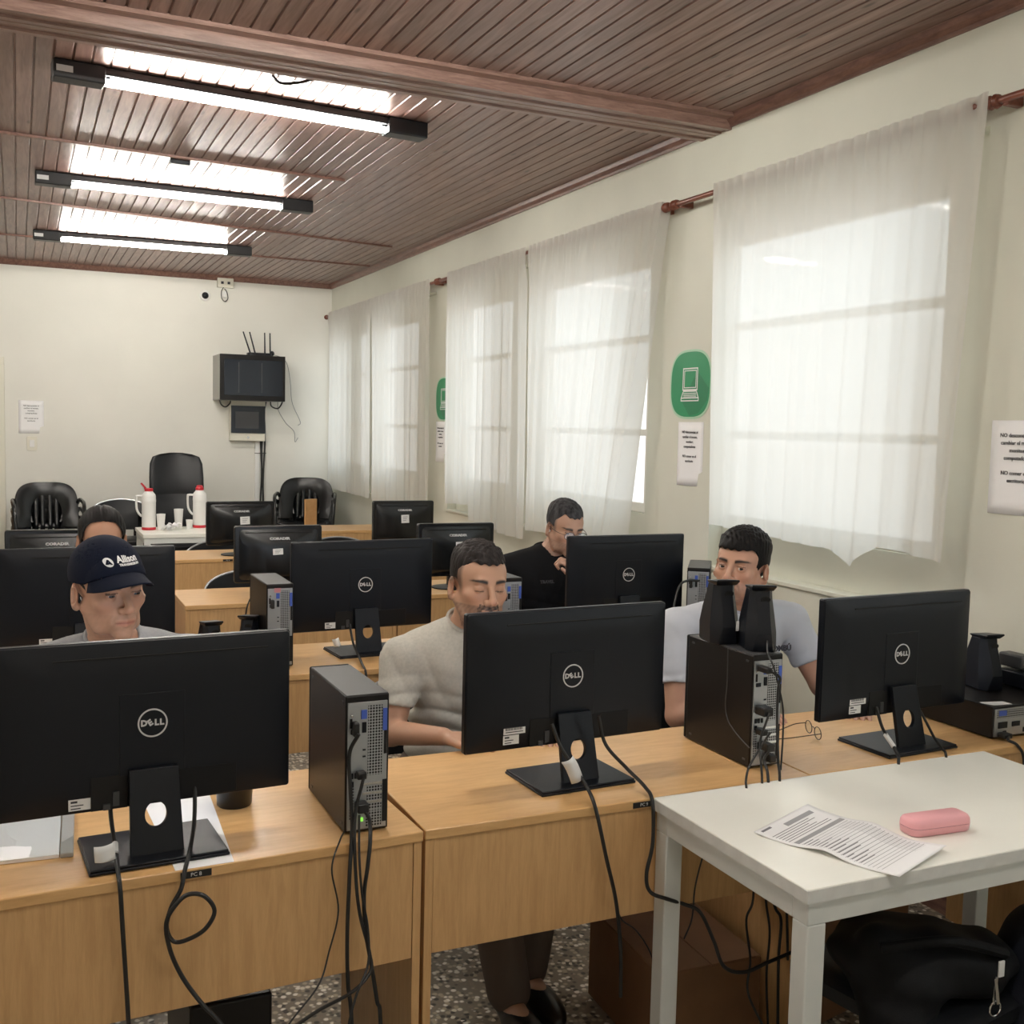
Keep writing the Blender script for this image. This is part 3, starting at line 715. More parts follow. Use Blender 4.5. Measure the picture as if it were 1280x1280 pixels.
c0 = make_small_monitor('small black office monitor at the left edge, below the left stack of chairs', [])
c0.location = (.155, 5.24, .75)
c1 = make_small_monitor('small black office monitor with two white stickers above the tower in the second row', [(-.01, .22, .05, .03), (.065, .215, .032, .055)])
c1.location = (1.165, 5.27, .75); c1.rotation_euler = (0, 0, math.radians(-1))
c2 = make_small_monitor('small black office monitor right behind the head of the man in beige', [(0.01, .235, .05, .03)])
c2.location = (2.10, 5.25, .75)
c3 = make_small_monitor('small black office monitor right of the red and white flasks', [(-.055, .215, .05, .03), (.02, .225, .06, .05)])
c3.location = (1.29, 6.94, .75)
c4 = make_small_monitor('small black office monitor standing alone below the farthest curtains', [(0.0, .225, .055, .055)])
c4.location = (2.37, 6.90, .75)

# ------------------------------------------------------------------ computers
def make_tower(label, group='black desktop computers standing upright'):
    t = thing('computer_tower', label, 'computer', (0, 0, .75), 0, group)
    w_, d_, h_ = .094, .292, .292
    cs = build('case', MB().box(0, w_, .004, d_, .003, h_), M['case'], t, bevel=.003)
    build('top_cover', MB().box(.002, w_-.002, .006, d_-.01, h_, h_+.0012), M['casetop'], cs, bevel=.001)
    build('front_bezel', MB().box(0, w_, d_, d_+.012, .003, h_), M['blackm'], t, bevel=.004)
    s = MB()
    for (y, z) in ((.02, .275), (.262, .275), (.02, .02), (.262, .02)): s.box(-.0012, .0, y, y+.012, z-.0025, z+.0025)
    build('side_tabs', s, M['casetop'], cs)
    ft = MB()
    for (x, y) in ((.012, .03), (.075, .03), (.012, .26), (.075, .26)): ft.box(x, x+.01, y, y+.015, 0, .004)
    build('feet', ft, M['blackm'], t)
    bp = build('back_plate', MB().box(.004, w_-.005, .001, .005, .008, h_-.014), M['steel'], t, bevel=.0008)
    g = MB(); g.box(.047, .078, 0, .0012, .122, h_-.022); build('vent_grille', g, M['grille'], bp)
    g = MB(); g.box(.046, .078, 0, .0012, .048, .098); g.box(.009, .020, 0, .0012, .03, .10); g.box(.044, .078, 0, .0012, .013, .046); build('lower_grille', g, M['grille'], bp)
    g = MB()
    for z in (.102, .082, .063): g.box(.036, .079, -.001, .001, z, z+.005)
    build('slot_covers', g, M['chrome'], bp)
    g = MB(); g.box(.082, .088, -.0006, .001, .165, .25); g.box(.08, .089, -.0006, .001, .02, .11); g.box(.008, .013, -.0006, .001, .225, .245); build('dark_slots', g, M['darkhole'], bp)
    for (a, b_, c_, d2, m_, nm) in ((.032, .044, .243, .262, 'blue', 'blue_sticker'), (.079, .088, .215, .262, 'blue', 'blue_sticker'), (.010, .024, .212, .222, 'black', 'video_port'), (.034, .043, .214, .236, 'black', 'video_port'),
                              (.036, .042, .176, .179, 'black', 'audio_port'), (.036, .042, .162, .165, 'black', 'audio_port'), (.010, .016, .118, .130, 'black', 'usb_port'), (.019, .025, .118, .130, 'black', 'usb_port'), (.029, .035, .118, .130, 'black', 'usb_port'),
                              (.010, .017, .100, .112, 'black', 'network_port'), (.022, .040, .050, .068, 'black', 'power_socket')):
        build(nm, MB().box(a, b_, -.0012, .001, c_, d2), M[m_], bp)
    build('screw', MB().ball((.012, 0, .252), .0035, 8), M['chrome'], bp)
    return t
def plug(t, x, z, w_=.014, h_=.022, l=.03):
    build('cable_plug', MB().box(x-w_/2, x+w_/2, -l, -.001, z-h_/2, z+h_/2), M['cable'], t, bevel=.003)
t1 = make_tower('upright black computer tower on the lower left desk, cables hanging from its back')
plug(t1, .017, .226, .012, .03, .022); plug(t1, .031, .062, .024, .02, .03); plug(t1, .03, .128, .02, .016, .02)
build('indicator', MB().box(.03, .038, -.0022, -.001, .026, .034), M['orange'], t1)
t1.location = (.608, 2.118, .75); t1.rotation_euler = (0, 0, math.radians(.5))
t3 = make_tower('upright black computer tower in the right foreground carrying two speakers')
plug(t3, .016, .262, .016, .016, .045); plug(t3, .022, .155, .03, .022, .04); plug(t3, .034, .062, .024, .02, .04); plug(t3, .02, .10, .02, .016, .03); plug(t3, .05, .03, .02, .02, .03)
build('side_groove', MB().tube([(-.0006, .11, .291), (-.0006, .108, .2), (-.0006, .112, .14), (-.0006, .10, .105), (-.0006, .075, .085), (-.0006, .04, .068), (-.0006, .004, .055)], .0016), M['casetop'], t3)
t3.location = (1.683, 2.182, .75); t3.rotation_euler = (0, 0, math.radians(0))
dup(t1, (.775, 3.70, .75), 0, 'upright black computer tower with red sticker in the second row, behind the lower left tower')
dup(t1, (1.623, 3.63, .75), 0, 'upright black computer tower between the man in beige and the man in black')
dup(t1, (2.515, 3.727, .75), math.radians(-36), 'upright black computer tower by the wall behind the man in pale grey')
o = build('sticker', MB().box(.80, .822, 3.6975, 3.6985, 1.015, 1.03), mat('red_label', (.6, .25, .28), .5)); tag(o, 'pale red sticker on the back of the second row tower', 'sticker')
# flat computer at the right
def flat_pc():
    t = thing('desktop_computer', 'black desktop computer lying flat at the right edge, speaker on top', 'computer', (2.505, 2.155, .75))
    cs = build('case', MB().box(0, .292, .004, .292, .004, .094), M['case'], t, bevel=.003)
    build('front_bezel', MB().box(0, .292, .292, .304, .004, .094), M['blackm'], t, bevel=.004)
    ft = MB()
    for (x, y) in ((.02, .03), (.26, .03), (.02, .26), (.26, .26)): ft.box(x, x+.015, y, y+.015, 0, .005)
    build('feet', ft, M['blackm'], t)
    bp = build('back_plate', MB().box(.006, .286, .001, .005, .009, .088), M['steel'], t)
    g = MB(); g.box(.012, .28, 0, .0012, .060, .084); build('vent_grille', g, M['grille'], bp)
    for (a, b_, c_, d2, m_, nm) in ((.02, .05, .068, .083, 'blue', 'blue_sticker'), (.02, .055, .032, .050, 'black', 'serial_port'), (.075, .105, .034, .048, 'black', 'video_port'), (.04, .052, .014, .024, 'black', 'usb_port'), (.12, .132, .014, .028, 'black', 'usb_port')):
        build(nm, MB().box(a, b_, -.0012, .001, c_, d2), M[m_], bp)
    plug(t, .03, .016, .03, .014, .03)
    st = MB().prism([(.02, .02), (.085, .012), (.085, .045), (.01, .062), (.005, .05)], .0945, .0952, 'z'); build('paper_sticker', st, M['label'], cs)
    return t
flat_pc()
t = thing('power_supply_box', 'black box with a white label resting on the flat computer at the right edge', 'box', (2.765, 2.25, .8452))
build('body', MB().box(0, .055, 0, .13, 0, .05), M['black'], t, bevel=.006)
build('upper_deck', MB().box(.004, .053, .04, .13, .058, .10), M['casetop'], t, bevel=.006)
sb = MB(); sb.box(.006, .04, -.001, .001, .018, .044); build('label', sb, M['label'], t)

# ------------------------------------------------------------------ speakers
def make_speaker(label):
    t = thing('desk_speaker', label, 'speaker', (0, 0, 0), 0, 'small black desktop speakers')
    # back faces -Y. cross sections from bottom to top
    rings = []
    for (z, w_, y0, y1, c) in ([[1.04*q for q in p] for p in ((0, .074, -.012, .085, .012), (.004, .078, -.014, .087, .014), (.045, .078, -.022, .090, .022), (.085, .070, -.012, .082, .02), (.125, .060, .004, .070, .014), (.150, .056, .010, .062, .010))]):
        h = w_/2; cc = c
        rings.append([(-h, y1, z), (-h, y0+cc*1.6, z), (-h+cc, y0, z), (h-cc, y0, z), (h, y0+cc*1.6, z), (h, y1, z)])
    b = build('cabinet', MB().loft(rings), M['black'], t, bevel=.0015, angle=20)
    tp = MB().loft([[(q[0]*1.04, q[1]*1.04, q[2]*1.04) for q in r_] for r_ in ([(-.0275, .063, .149), (-.0275, .009, .149), (.0275, .009, .149), (.0275, .063, .149)], [(-.030, .070, .154), (-.031, -.005, .160), (.031, -.005, .160), (.030, .070, .154)], [(-.028, .068, .156), (-.0295, -.005, .1645), (.0295, -.005, .1645), (.028, .068, .156)])])
    build('top_lip', tp, M['black'], t, bevel=.001)
    hl = MB().lathe([(.0085, 0), (.0095, .0015), (.007, .002), (.006, .001)], 20, T=Matrix.Translation((.006, .0035, .133)) @ Matrix.Rotation(PI/2+.25, 4, 'X') @ Matrix.Scale(1.35, 4, (1, 0, 0)))
    build('bass_port', hl, M['darkhole'], t)
    build('grille', MB().box(-.026, .026, .088, .095, .01, .08), M['blackm'], t, bevel=.002)
    return t
sp = make_speaker('left of the two black speakers on top of the right foreground tower')
sp.location = (1.705, 2.335, 1.0435); sp.rotation_euler = (0, 0, math.radians(-14))
build('white_sticker', MB().box(.018, .026, -.0245, -.0222, .038, .064), M['label'], sp)
sp2 = make_speaker('right of the two black speakers on top of the right foreground tower')
sp2.location = (1.738, 2.225, 1.0435); sp2.rotation_euler = (0, 0, math.radians(-22))
dup(sp2, (2.675, 2.315, .8445), math.radians(-8), 'black speaker standing on the flat computer at the right')
dup(sp2, (.60, 3.72, .75), math.radians(8), 'black speaker beside the second row monitor right of the cap man')
dup(sp2, (.725, 3.80, .75), math.radians(-30), 'black speaker just left of the second row tower')

# ------------------------------------------------------------------ white table and what lies on it
t = thing('white_table', 'white laminate table with square white legs in the right foreground', 'table', (1.338, 1.545, 0))
TW, TD = 1.06, .545
build('top', MB().prism(rrect(TW, TD, .006, cx=TW/2, cy=TD/2), .722, .75, 'z'), [M['tabletop']], t, bevel=.0015)
build('edge_band', MB().box(-.001, TW+.001, -.0012, TD+.001, .7225, .7475), M['tableedge'], t)
fr = MB(); q = .045
fr.box(.008, TW-.008, .006, .006+q, .675, .7215); fr.box(.008, TW-.008, TD-.006-q, TD-.006, .675, .7215); fr.box(.008, .008+q, .006+q, TD-.006-q, .675, .7215); fr.box(TW-.008-q, TW-.008, .006+q, TD-.006-q, .675, .7215)
build('frame', fr, M['tableleg'], t, bevel=.002)
for x in (.008, TW-.008-q):
    for y in (.006, TD-.006-q): build('leg', MB().box(x, x+q, y, y+q, 0, .675), M['tableleg'], t, bevel=.003)
# leaflet
LC = [Vector((1.417, 1.814)), Vector((1.643, 1.912)), Vector((1.538, 1.520)), Vector((1.735, 1.590))]
def lf(u, v, dz=0):
    # u along the long side, v across
    p = (LC[0]*(1-v)+LC[1]*v)*(1-u)+(LC[2]*(1-v)+LC[3]*v)*u
    z = .7512+.010*math.exp(-((u-.5)/.13)**2)+.012*max(0, u-.78)/.22*(.3+.7*v)*1.0+.004*max(0, .12-u)/.12
    return (p.x, p.y, z+dz)
t = thing('printed_leaflet', 'curled printed form with grey bars lying on the white table', 'paper', (1.57, 1.70, .7505))
off = Matrix.Translation((-1.57, -1.70, -.7505))
build('sheet', MB().grid(40, 14, lambda u, v: lf(u, v), T=off), M['paper'], t, solid=.0005)
pr = MB(); gp = MB()
def patch(mb, u0, u1, v0, v1, n=4):
    mb.grid(max(2, int((u1-u0)*40)+2), max(2, int((v1-v0)*14)+2), lambda a, b: lf(u0+(u1-u0)*a, v0+(v1-v0)*b, .0006), T=off)
patch(gp, .06, .10, .38, .88); patch(gp, .27, .31, .06, .95); patch(pr, .025, .045, .06, .22)
for k in range(6):
    patch(pr, .118+.024*k, .124+.024*k, .05, .05+.85*rng.uniform(.5, 1))
for k in range(19):
    patch(gp, .33+.03*k, .334+.03*k, .06, .94)
for k in range(7): patch(gp, .33, .89, .70+.034*k, .704+.034*k)
for k in range(14):
    patch(pr, .335+.03*k, .341+.03*k, .08, .08+rng.uniform(.12, .5)); 
build('grey_print', gp, M['greyprint'], t, smooth=False); build('black_print', pr, M['softprint'], t, smooth=False)
# pink case
t = thing('pink_case', 'small pink hard glasses case on the white table', 'case', (1.805, 1.690, .7505), math.radians(-4))
def pl(z, g, top): return [(p[0], p[1], z) for p in rrect(.162-2*g, .062-2*g, max(.004, .022-g))]
build('lower_shell', MB().loft([pl(0, .006, 0), pl(.003, .002, 0), pl(.017, 0, 0)]), M['pink'], t, angle=50)
build('lid', MB().loft([pl(.0182, 0, 0), pl(.028, .001, 0), pl(.034, .005, 0), pl(.037, .011, 0)]), M['pink'], t, angle=50)
build('seam', MB().loft([pl(.0168, .0012, 0), pl(.0184, .0012, 0)]), mat('dark_pink', (.35, .12, .14), .6), t)
# things on the lower left desk
t = thing('document_folder', 'stack of papers in a clear plastic folder on the lower left desk', 'folder', (-.10, 2.33, .7505), math.radians(-3))
build('papers', MB().box(-.20, .17, -.12, .12, 0, .008), M['paper'], t, bevel=.001)
build('plastic_cover', MB().grid(10, 6, lambda u, v: (-.2+.395*u, -.125+.25*v, .0095+.003*math.sin(u*7)*math.sin(v*5+1))), glass('clear_plastic', mixf=.25), t)
build('spine_strip', MB().box(.172, .196, -.123, .12, 0, .010), M['rackside'], t, bevel=.002)
o = build('paper_sheet', MB().prism([(.245, 2.47), (.39, 2.49), (.372, 2.064), (.262, 2.06)], .7502, .7508, 'z'), M['paper']); tag(o, 'loose white sheet under the stand of the lower left monitor', 'paper')
t = thing('black_cup', 'black cup standing on the lower left desk below the biggest monitor', 'cup', (.430, 2.385, .7503))
build('body', MB().lathe([(.036, 0), (.038, .003), (.043, .10), (.040, .10), (.035, .006)], 32, cap=False).lathe([(.0, .004), (.036, .004)], 32, cap=False), M['mug'], t)
build('lid', MB().lathe([(.046, .098), (.047, .104), (.044, .112), (.02, .116)], 32), M['mug'], t)
# eyeglasses
t = thing('eyeglasses', 'folded eyeglasses lying on the right front desk beside the tower', 'eyeglasses', (2.035, 2.365, .7505), math.radians(72))
fr = MB()
for sx in (-.033, .033):
    fr.tube([(sx+.024*math.cos(a), -.004+.0*a, .019+.017*math.sin(a)) for a in [2*PI*k/20 for k in range(20)]], .0014, 6, smooth=False, closed=True)
fr.tube([(-.011, -.004, .024), (0, -.004, .028), (.011, -.004, .024)], .0014, 6)
build('frame', fr, M['gold'], t)
for k, sx in enumerate((-.057, .057)):
    build('temple', MB().tube([(sx, -.003, .024), (sx*(1.0), .03, .02), (sx*.7, .08, .008), (sx*.55, .12, .003)], .0016, 6), M['gold'], t)
ln = MB()
for sx in (-.033, .033): ln.prism([(sx+.0235*math.cos(a), .019+.0165*math.sin(a)) for a in [2*PI*k/20 for k in range(20)]], -.0045, -.0035, 'y')
build('lenses', ln, M['lens'], t)
# boxes under the desk
def carton(x, y, rz, w_, d_, h_, label):
    t = thing('cardboard_box', label, 'box', (x, y, 0), rz, 'brown cardboard boxes under the front desks')
    build('body', MB().box(-w_/2, w_/2, -d_/2, d_/2, 0, h_), M['cardboard'], t, bevel=.003)
    fl = MB(); fl.box(-w_/2+.002, -.002, -d_/2+.002, d_/2-.002, h_+.0005, h_+.004); fl.box(.002, w_/2-.002, -d_/2+.002, d_/2-.002, h_+.0005, h_+.004)
    build('flap', fl, M['cardboard'], t)
carton(1.60, 2.38, math.radians(-3), .30, .40, .25, 'brown cardboard box on the floor under the centre desk behind the white table leg')
carton(2.12, 2.40, math.radians(12), .42, .32, .30, 'brown cardboard box in the dark under the right front desk')
o = build('computer_case', MB().box(.30, .465, 2.14, 2.50, .0, .43), M['case'], bevel=.006); tag(o, 'black computer case standing on the floor under the lower left desk', 'computer')
o = build('floor_box', MB().box(-.14, .14, -.10, .10, 0, .045), M['rackside'], bevel=.004, loc=(1.665, 1.40, 0), rot=(0, 0, .7)); tag(o, 'flat light grey box on the floor at the bottom edge beneath the white table', 'box')
# plywood piece on the last row desk
o = build('plywood_piece', MB().box(-.008, .055, 0, .20, 0, .0) if 0 else MB().box(0, .115, 0, .018, 0, .245), M['ply'], bevel=.002, loc=(2.09, 8.52, .75), rot=(0, 0, math.radians(25))); tag(o, 'upright plywood piece on the last row desk beside the right stack of chairs', 'board')
# ------------------------------------------------------------------ back of the room: table, flasks, cups
t = thing('white_table', 'small white table in front of the office chair holding flasks and cups', 'table', (.835, 8.37, 0))
a_, b_ = .92, .60
build('top', MB().box(0, a_, 0, b_, .722, .75), M['tabletop'], t, bevel=.002)
fr = MB()
for (x0, x1, y0, y1) in ((.01, a_-.01, .008, .053), (.01, a_-.01, b_-.053, b_-.008), (.01, .055, .053, b_-.053), (a_-.055, a_-.01, .053, b_-.053)): fr.box(x0, x1, y0, y1, .68, .7215)
build('frame', fr, M['tableleg'], t)
for x in (.01, a_-.055):
    for y in (.008, b_-.053): build('leg', MB().box(x, x+.045, y, y+.045, 0, .68), M['tableleg'], t)
def flask(x, y, rz, open_, label):
    t = thing('vacuum_flask', label, 'flask', (x, y, .7505), rz, 'white flasks with red bases')
    build('base', MB().lathe([(.050, 0), (.053, .003), (.053, .018), (.051, .022)], 28), M['red'], t)
    build('body', MB().lathe([(.0515, .022), (.0525, .03), (.0525, .215), (.054, .218), (.054, .232), (.0525, .236), (.0525, .262), (.048, .275), (.034, .292), (.030, .300)], 28), M['whitep'], t, angle=25)
    build('handle', MB().tube([(-.05, 0, .262), (-.085, 0, .262), (-.092, 0, .25), (-.090, 0, .17), (-.075, 0, .13), (-.052, 0, .105)], .0085), M['whitep'], t)
    c = MB().lathe([(.031, .300), (.032, .306), (.032, .318), (.028, .322)], 24)
    if open_:
        c.box(-.035, -.02, -.012, .012, .315, .33); c.prism([(-.028, .318), (-.062, .358), (-.052, .366), (-.018, .326)], -.016, .016, 'y')
    else:
        c.lathe([(.026, .32), (.024, .335), (.012, .34)], 20)
    build('lid', c, M['red'], t)
    return t
flask(.915, 8.74, 0, True, 'white flask with red base and open red lid, left one on the small white table')
flask(1.315, 8.86, 0, False, 'white flask with red base and closed red lid beside the small monitor')
def cup(x, y, r, h, label):
    o = build('white_cup', MB().lathe([(r*.72, 0), (r, h), (r*.93, h), (r*.68, .004)], 24, cap=False).lathe([(0, .002), (r*.7, .002)], 24, cap=False), M['whitep'], loc=(x, y, .7505)); tag(o, label, 'cup', 'white plastic cups on the small table')
cup(1.00, 8.70, .034, .125, 'white plastic cup right beside the flask with the open lid')
cup(1.145, 8.80, .036, .155, 'tall white plastic cup in the middle of the small white table')
cup(1.225, 8.78, .028, .07, 'low white cup between the tall white cup and the closed flask')
t = thing('paper_napkins', 'crumpled white napkins on the small white table', 'napkins', (1.075, 8.68, .7505))
nb = MB()
for k in range(3):
    s_ = MB(); nb.grid(8, 8, lambda u, v: (.10*(u-.5)+.03*k-.03, .07*(v-.5), .02+.018*math.sin(u*9+k*2)*math.cos(v*8+k)+.012*k))
build('napkin', nb, M['paper'], t, angle=80)

# ------------------------------------------------------------------ chairs
def mono_chair(label, group='stacked black plastic armchairs', loc=(0, 0, 0), rz=0):
    """black plastic armchair, front towards -Y"""
    t = thing('plastic_armchair', label, 'chair', loc, rz, group)
    st = MB().grid(12, 12, lambda u, v: ((u-.5)*(.46-.03*v), -.24+.44*v, .43-.03*math.sin(PI*u)*(1-.3*v)-.02*v+(-.03 if v < .05 else 0)))
    build('seat', st, M['chair'], t, solid=.006)
    # back: arch frame, centre ribs
    def arch(k, rr, n=22):
        return [(-rr[0]*math.cos(PI*i/n)*(1), .22+.10*(math.sin(PI*i/n)), .44+.36*math.sin(PI*i/n)**.55) for i in range(n+1)]
    def hw(z): # half width of back at z
        u = (z-.42)/.38
        return .255*math.sqrt(max(0, 1-max(0, (u-.35)/.68)**2.6))
    bk = MB(); n = 40
    out = []; inn = []
    for i in range(n+1):
        a = PI*i/n; cx = -math.cos(a); sz = math.sin(a)**.62
        sz = math.sin(a)**.38; cx = math.copysign(abs(cx)**.55, cx); out.append((cx*.255, .20+.13*sz*.9-.05*(cx*cx), .42+.385*sz)); inn.append((cx*.125, .20+.13*sz*.75-.015*(cx*cx), .42+.235*sz))
    f = [(p[0], p[1]-.010, p[2]) for p in out]; g_ = [(p[0], p[1]-.006, p[2]) for p in inn]
    vs = f+g_; fs = [(i, i+1, n+1+i+1, n+1+i) for i in range(n)]
    build('back_arch', MB().add(vs, fs), M['chair'], t, solid=.014, bevel=.003)
    ribs = MB()
    for x in (-.082, -.03, .03, .082):
        ribs.grid(2, 10, lambda u, v: (x+(u-.5)*.036, .195+.115*v+.0*u, .41+.335*v))
    ribs.grid(6, 3, lambda u, v: ((u-.5)*.20, .20+.025*v, .41+.05*v))
    build('back_ribs', ribs, M['chair'], t, solid=.008)
    for s in (-1, 1):
        am = MB().tube([(s*.235, .235, .60), (s*.262, .18, .655), (s*.272, .05, .655), (s*.272, -.12, .645), (s*.268, -.20, .60), (s*.262, -.225, .50), (s*.255, -.235, .40)], .017, 8)
        am.tube([(s*.235, .24, .66), (s*.20, .25, .62), (s*.14, .245, .55), (s*.115, .225, .46)], .014, 8)
        build('arm', am, M['chair'], t)
        for (x0, y0, x1, y1) in ((.215, -.205, .255, -.255), (.205, .18, .245, .275)):
            lg = MB().loft([[(s*(x0-.02), y0-.02, .42), (s*(x0+.02), y0-.02, .42), (s*(x0+.02), y0+.02, .42), (s*(x0-.02), y0+.02, .42)], [(s*(x1-.014), y1-.014, 0), (s*(x1+.014), y1-.014, 0), (s*(x1+.014), y1+.014, 0), (s*(x1-.014), y1+.014, 0)]])
            build('leg', lg, M['chair'], t, bevel=.004)
    return t
ch0 = mono_chair('bottom chair of the left stack of black plastic armchairs', loc=(.225, 9.98, 0), rz=math.radians(2))
for k in range(1, 4):
    dup(ch0, (.225, 9.98-.022*k, .078*k), math.radians(2), ['', 'second black plastic armchair from the bottom in the left stack', 'third black plastic armchair from the bottom in the left stack', 'top chair of the left stack of black plastic armchairs'][k])
for k in range(5):
    dup(ch0, (2.40+.008*k, 10.02-.022*k, .07*k), math.radians(-16), ['bottom chair of the right stack of black plastic armchairs', 'second black plastic armchair from the bottom in the right stack', 'middle black plastic armchair of the right stack', 'second black plastic armchair from the top in the right stack', 'top chair of the right stack of black plastic armchairs by the window corner'][k])

def office_chair(x, y, rz, label, hi=True):
    t = thing('office_chair', label, 'chair', (x, y, 0), rz)
    def slab(wf, z0, z1, yy, th, n=18, nx=14):
        m = MB()
        for side in (0, 1):
            m.grid(nx, n, lambda u, v: ((u-.5)*2*wf(v), yy(v)+.05*(2*u-1)**2*-1+side*th, z0+(z1-z0)*v-(.035*(2*u-1)**2*(v > .9))), )
        return m
    def ring(z, w_, y0, th, c=.05):
        pts = []
        for k in range(28):
            a = 2*PI*k/28; cx, sy = math.cos(a), math.sin(a)
            X = w_*abs(cx)**.45*(1 if cx > 0 else -1); Y = y0+th*abs(sy)**.7*(1 if sy > 0 else -1)-c*(X/w_)**2
            pts.append((X, Y, z))
        return pts
    top = 1.315
    build('head_cushion', MB().loft([ring(.985-.04, .20, .20, .035), ring(1.0, .232, .205, .045), ring(1.1, .232, .22, .045), ring(1.22, .225, .24, .04), ring(1.28, .20, .25, .035), ring(top-.012, .14, .255, .028), ring(top, .06, .257, .012)]), M['leather'], t, angle=60)
    build('back_cushion', MB().loft([ring(.52, .19, .17, .03), ring(.56, .225, .165, .045), ring(.75, .235, .165, .05), ring(.88, .235, .18, .045), ring(.95, .225, .195, .035), ring(.972, .17, .205, .02)]), M['leather'], t, angle=60)
    build('seat', MB().loft([ring(.44, .20, -.02, .20, 0), ring(.46, .25, -.03, .25, 0), ring(.53, .25, -.03, .25, 0), ring(.555, .20, -.03, .20, 0)]), M['leather'], t, angle=60)
    for s in (-1, 1):
        build('armrest', MB().tube([(s*.24, .10, .50), (s*.30, .10, .56), (s*.315, .08, .74), (s*.315, .0, .80), (s*.315, -.14, .80), (s*.31, -.2, .75), (s*.30, -.14, .70), (s*.30, .02, .69)], .019), M['chair'], t)
    build('column', MB().lathe([(.03, .12), (.03, .45)], 16), M['metaldark'], t)
    bs = MB()
    for k in range(5):
        a = 2*PI*k/5+.3; bs.tube([(0, 0, .13), (.29*math.cos(a), .29*math.sin(a), .07)], [.028, .018], smooth=False)
    build('star_base', bs, M['metaldark'], t)
    for k in range(5):
        a = 2*PI*k/5+.3; build('castor', MB().lathe([(.03, -.015), (.03, .015)], 16, T=Matrix.Translation((.29*math.cos(a), .29*math.sin(a), .03)) @ Matrix.Rotation(a, 4, 'Z') @ Matrix.Rotation(PI/2, 4, 'X')), M['blackm'], t)
    return t
office_chair(1.27, 9.72, 0, 'high backed black office chair behind the small white table')

def arc_chair(label, loc, rz=0, top=.785, wd=.235):
    """upholstered chair with a thin metal rim round the back, front towards -Y"""
    t = thing('upholstered_chair', label, 'chair', loc, rz, 'black chairs with thin metal rims')
    def ring(z, w_, d_, r=.06): return [(p[0], p[1], z) for p in rrect(2*w_, 2*d_, r)]
    build('seat', MB().loft([ring(.415, .19, .17), ring(.425, .225, .205), ring(.46, .225, .205), ring(.475, .19, .17)]), M['leather'], t, angle=50)
    z0 = .53; n = 24
    prof = [(-wd*.88, z0), (-wd, z0+.1)] + [(-wd*math.cos(a)*1.0, top-.10+.10*math.sin(a)) for a in [PI*(i/n) for i in range(n+1)]] + [(wd, z0+.1), (wd*.88, z0)]
    def yy(x): return .215-.055*(x/wd)**2
    bk = MB(); N_ = len(prof)
    vs = [(p[0], yy(p[0])-.014, p[1]) for p in prof]+[(p[0], yy(p[0])+.014, p[1]) for p in prof]
    c0_ = len(vs); vs += [(0, .19, (z0+top)/2), (0, .232, (z0+top)/2)]
    fs = [(i, (i+1) % N_, N_+(i+1) % N_, N_+i) for i in range(N_)] + [(i, (i+1) % N_, c0_) for i in range(N_)] + [(N_+i, N_+(i+1) % N_, c0_+1) for i in range(N_)]
    build('backrest', MB().add(vs, fs), M['leather'], t, angle=60)
    build('rim', MB().tube([(p[0]*1.01, yy(p[0]), p[1]+(.004 if abs(p[0]) < wd*.95 else 0)) for p in prof], .007, 6, smooth=False), M['chrome'] if 0 else M['steel'], t)
    build('back_post', MB().tube([(-.12, .22, .56), (-.12, .235, .47), (-.12, .19, .41)], .011).tube([(.12, .22, .56), (.12, .235, .47), (.12, .19, .41)], .011), M['metaldark'], t)
    for sx in (-1, 1):
        for sy in (-1, 1):
            build('leg', MB().tube([(sx*.19, sy*.17, .42), (sx*.215, sy*.215, 0)], .0125, 8, smooth=False), M['metaldark'], t)
    return t
a0 = arc_chair('black chair with thin metal rim behind the third row desk, half its back visible', (1.14, 5.74, 0), 0)
dup(a0, (1.25, 7.30, 0), 0, 'black chair with thin metal rim, right in front of the small white table')
dup(a0, (2.08, 7.35, 0), 0, 'black chair with thin metal rim behind the fourth row by the lone monitor')
dup(a0, (.80, 9.66, .12), 0, 'black chair back between the woman and the open flask at the back wall')
for x, y, rz, lb in ((.27, 3.06, 0, 'black chair the man in the navy cap sits on'), (1.22, 3.13, 0, 'black chair the man in the beige shirt sits on'), (2.20, 3.06, -.1, 'black chair the man in pale grey sits on'), (2.20, 4.62, 0, 'black chair the man in black sits on'), (.30, 4.62, 0, 'black chair the dark haired woman sits on')):
    dup(a0, (x, y, 0), rz, lb)

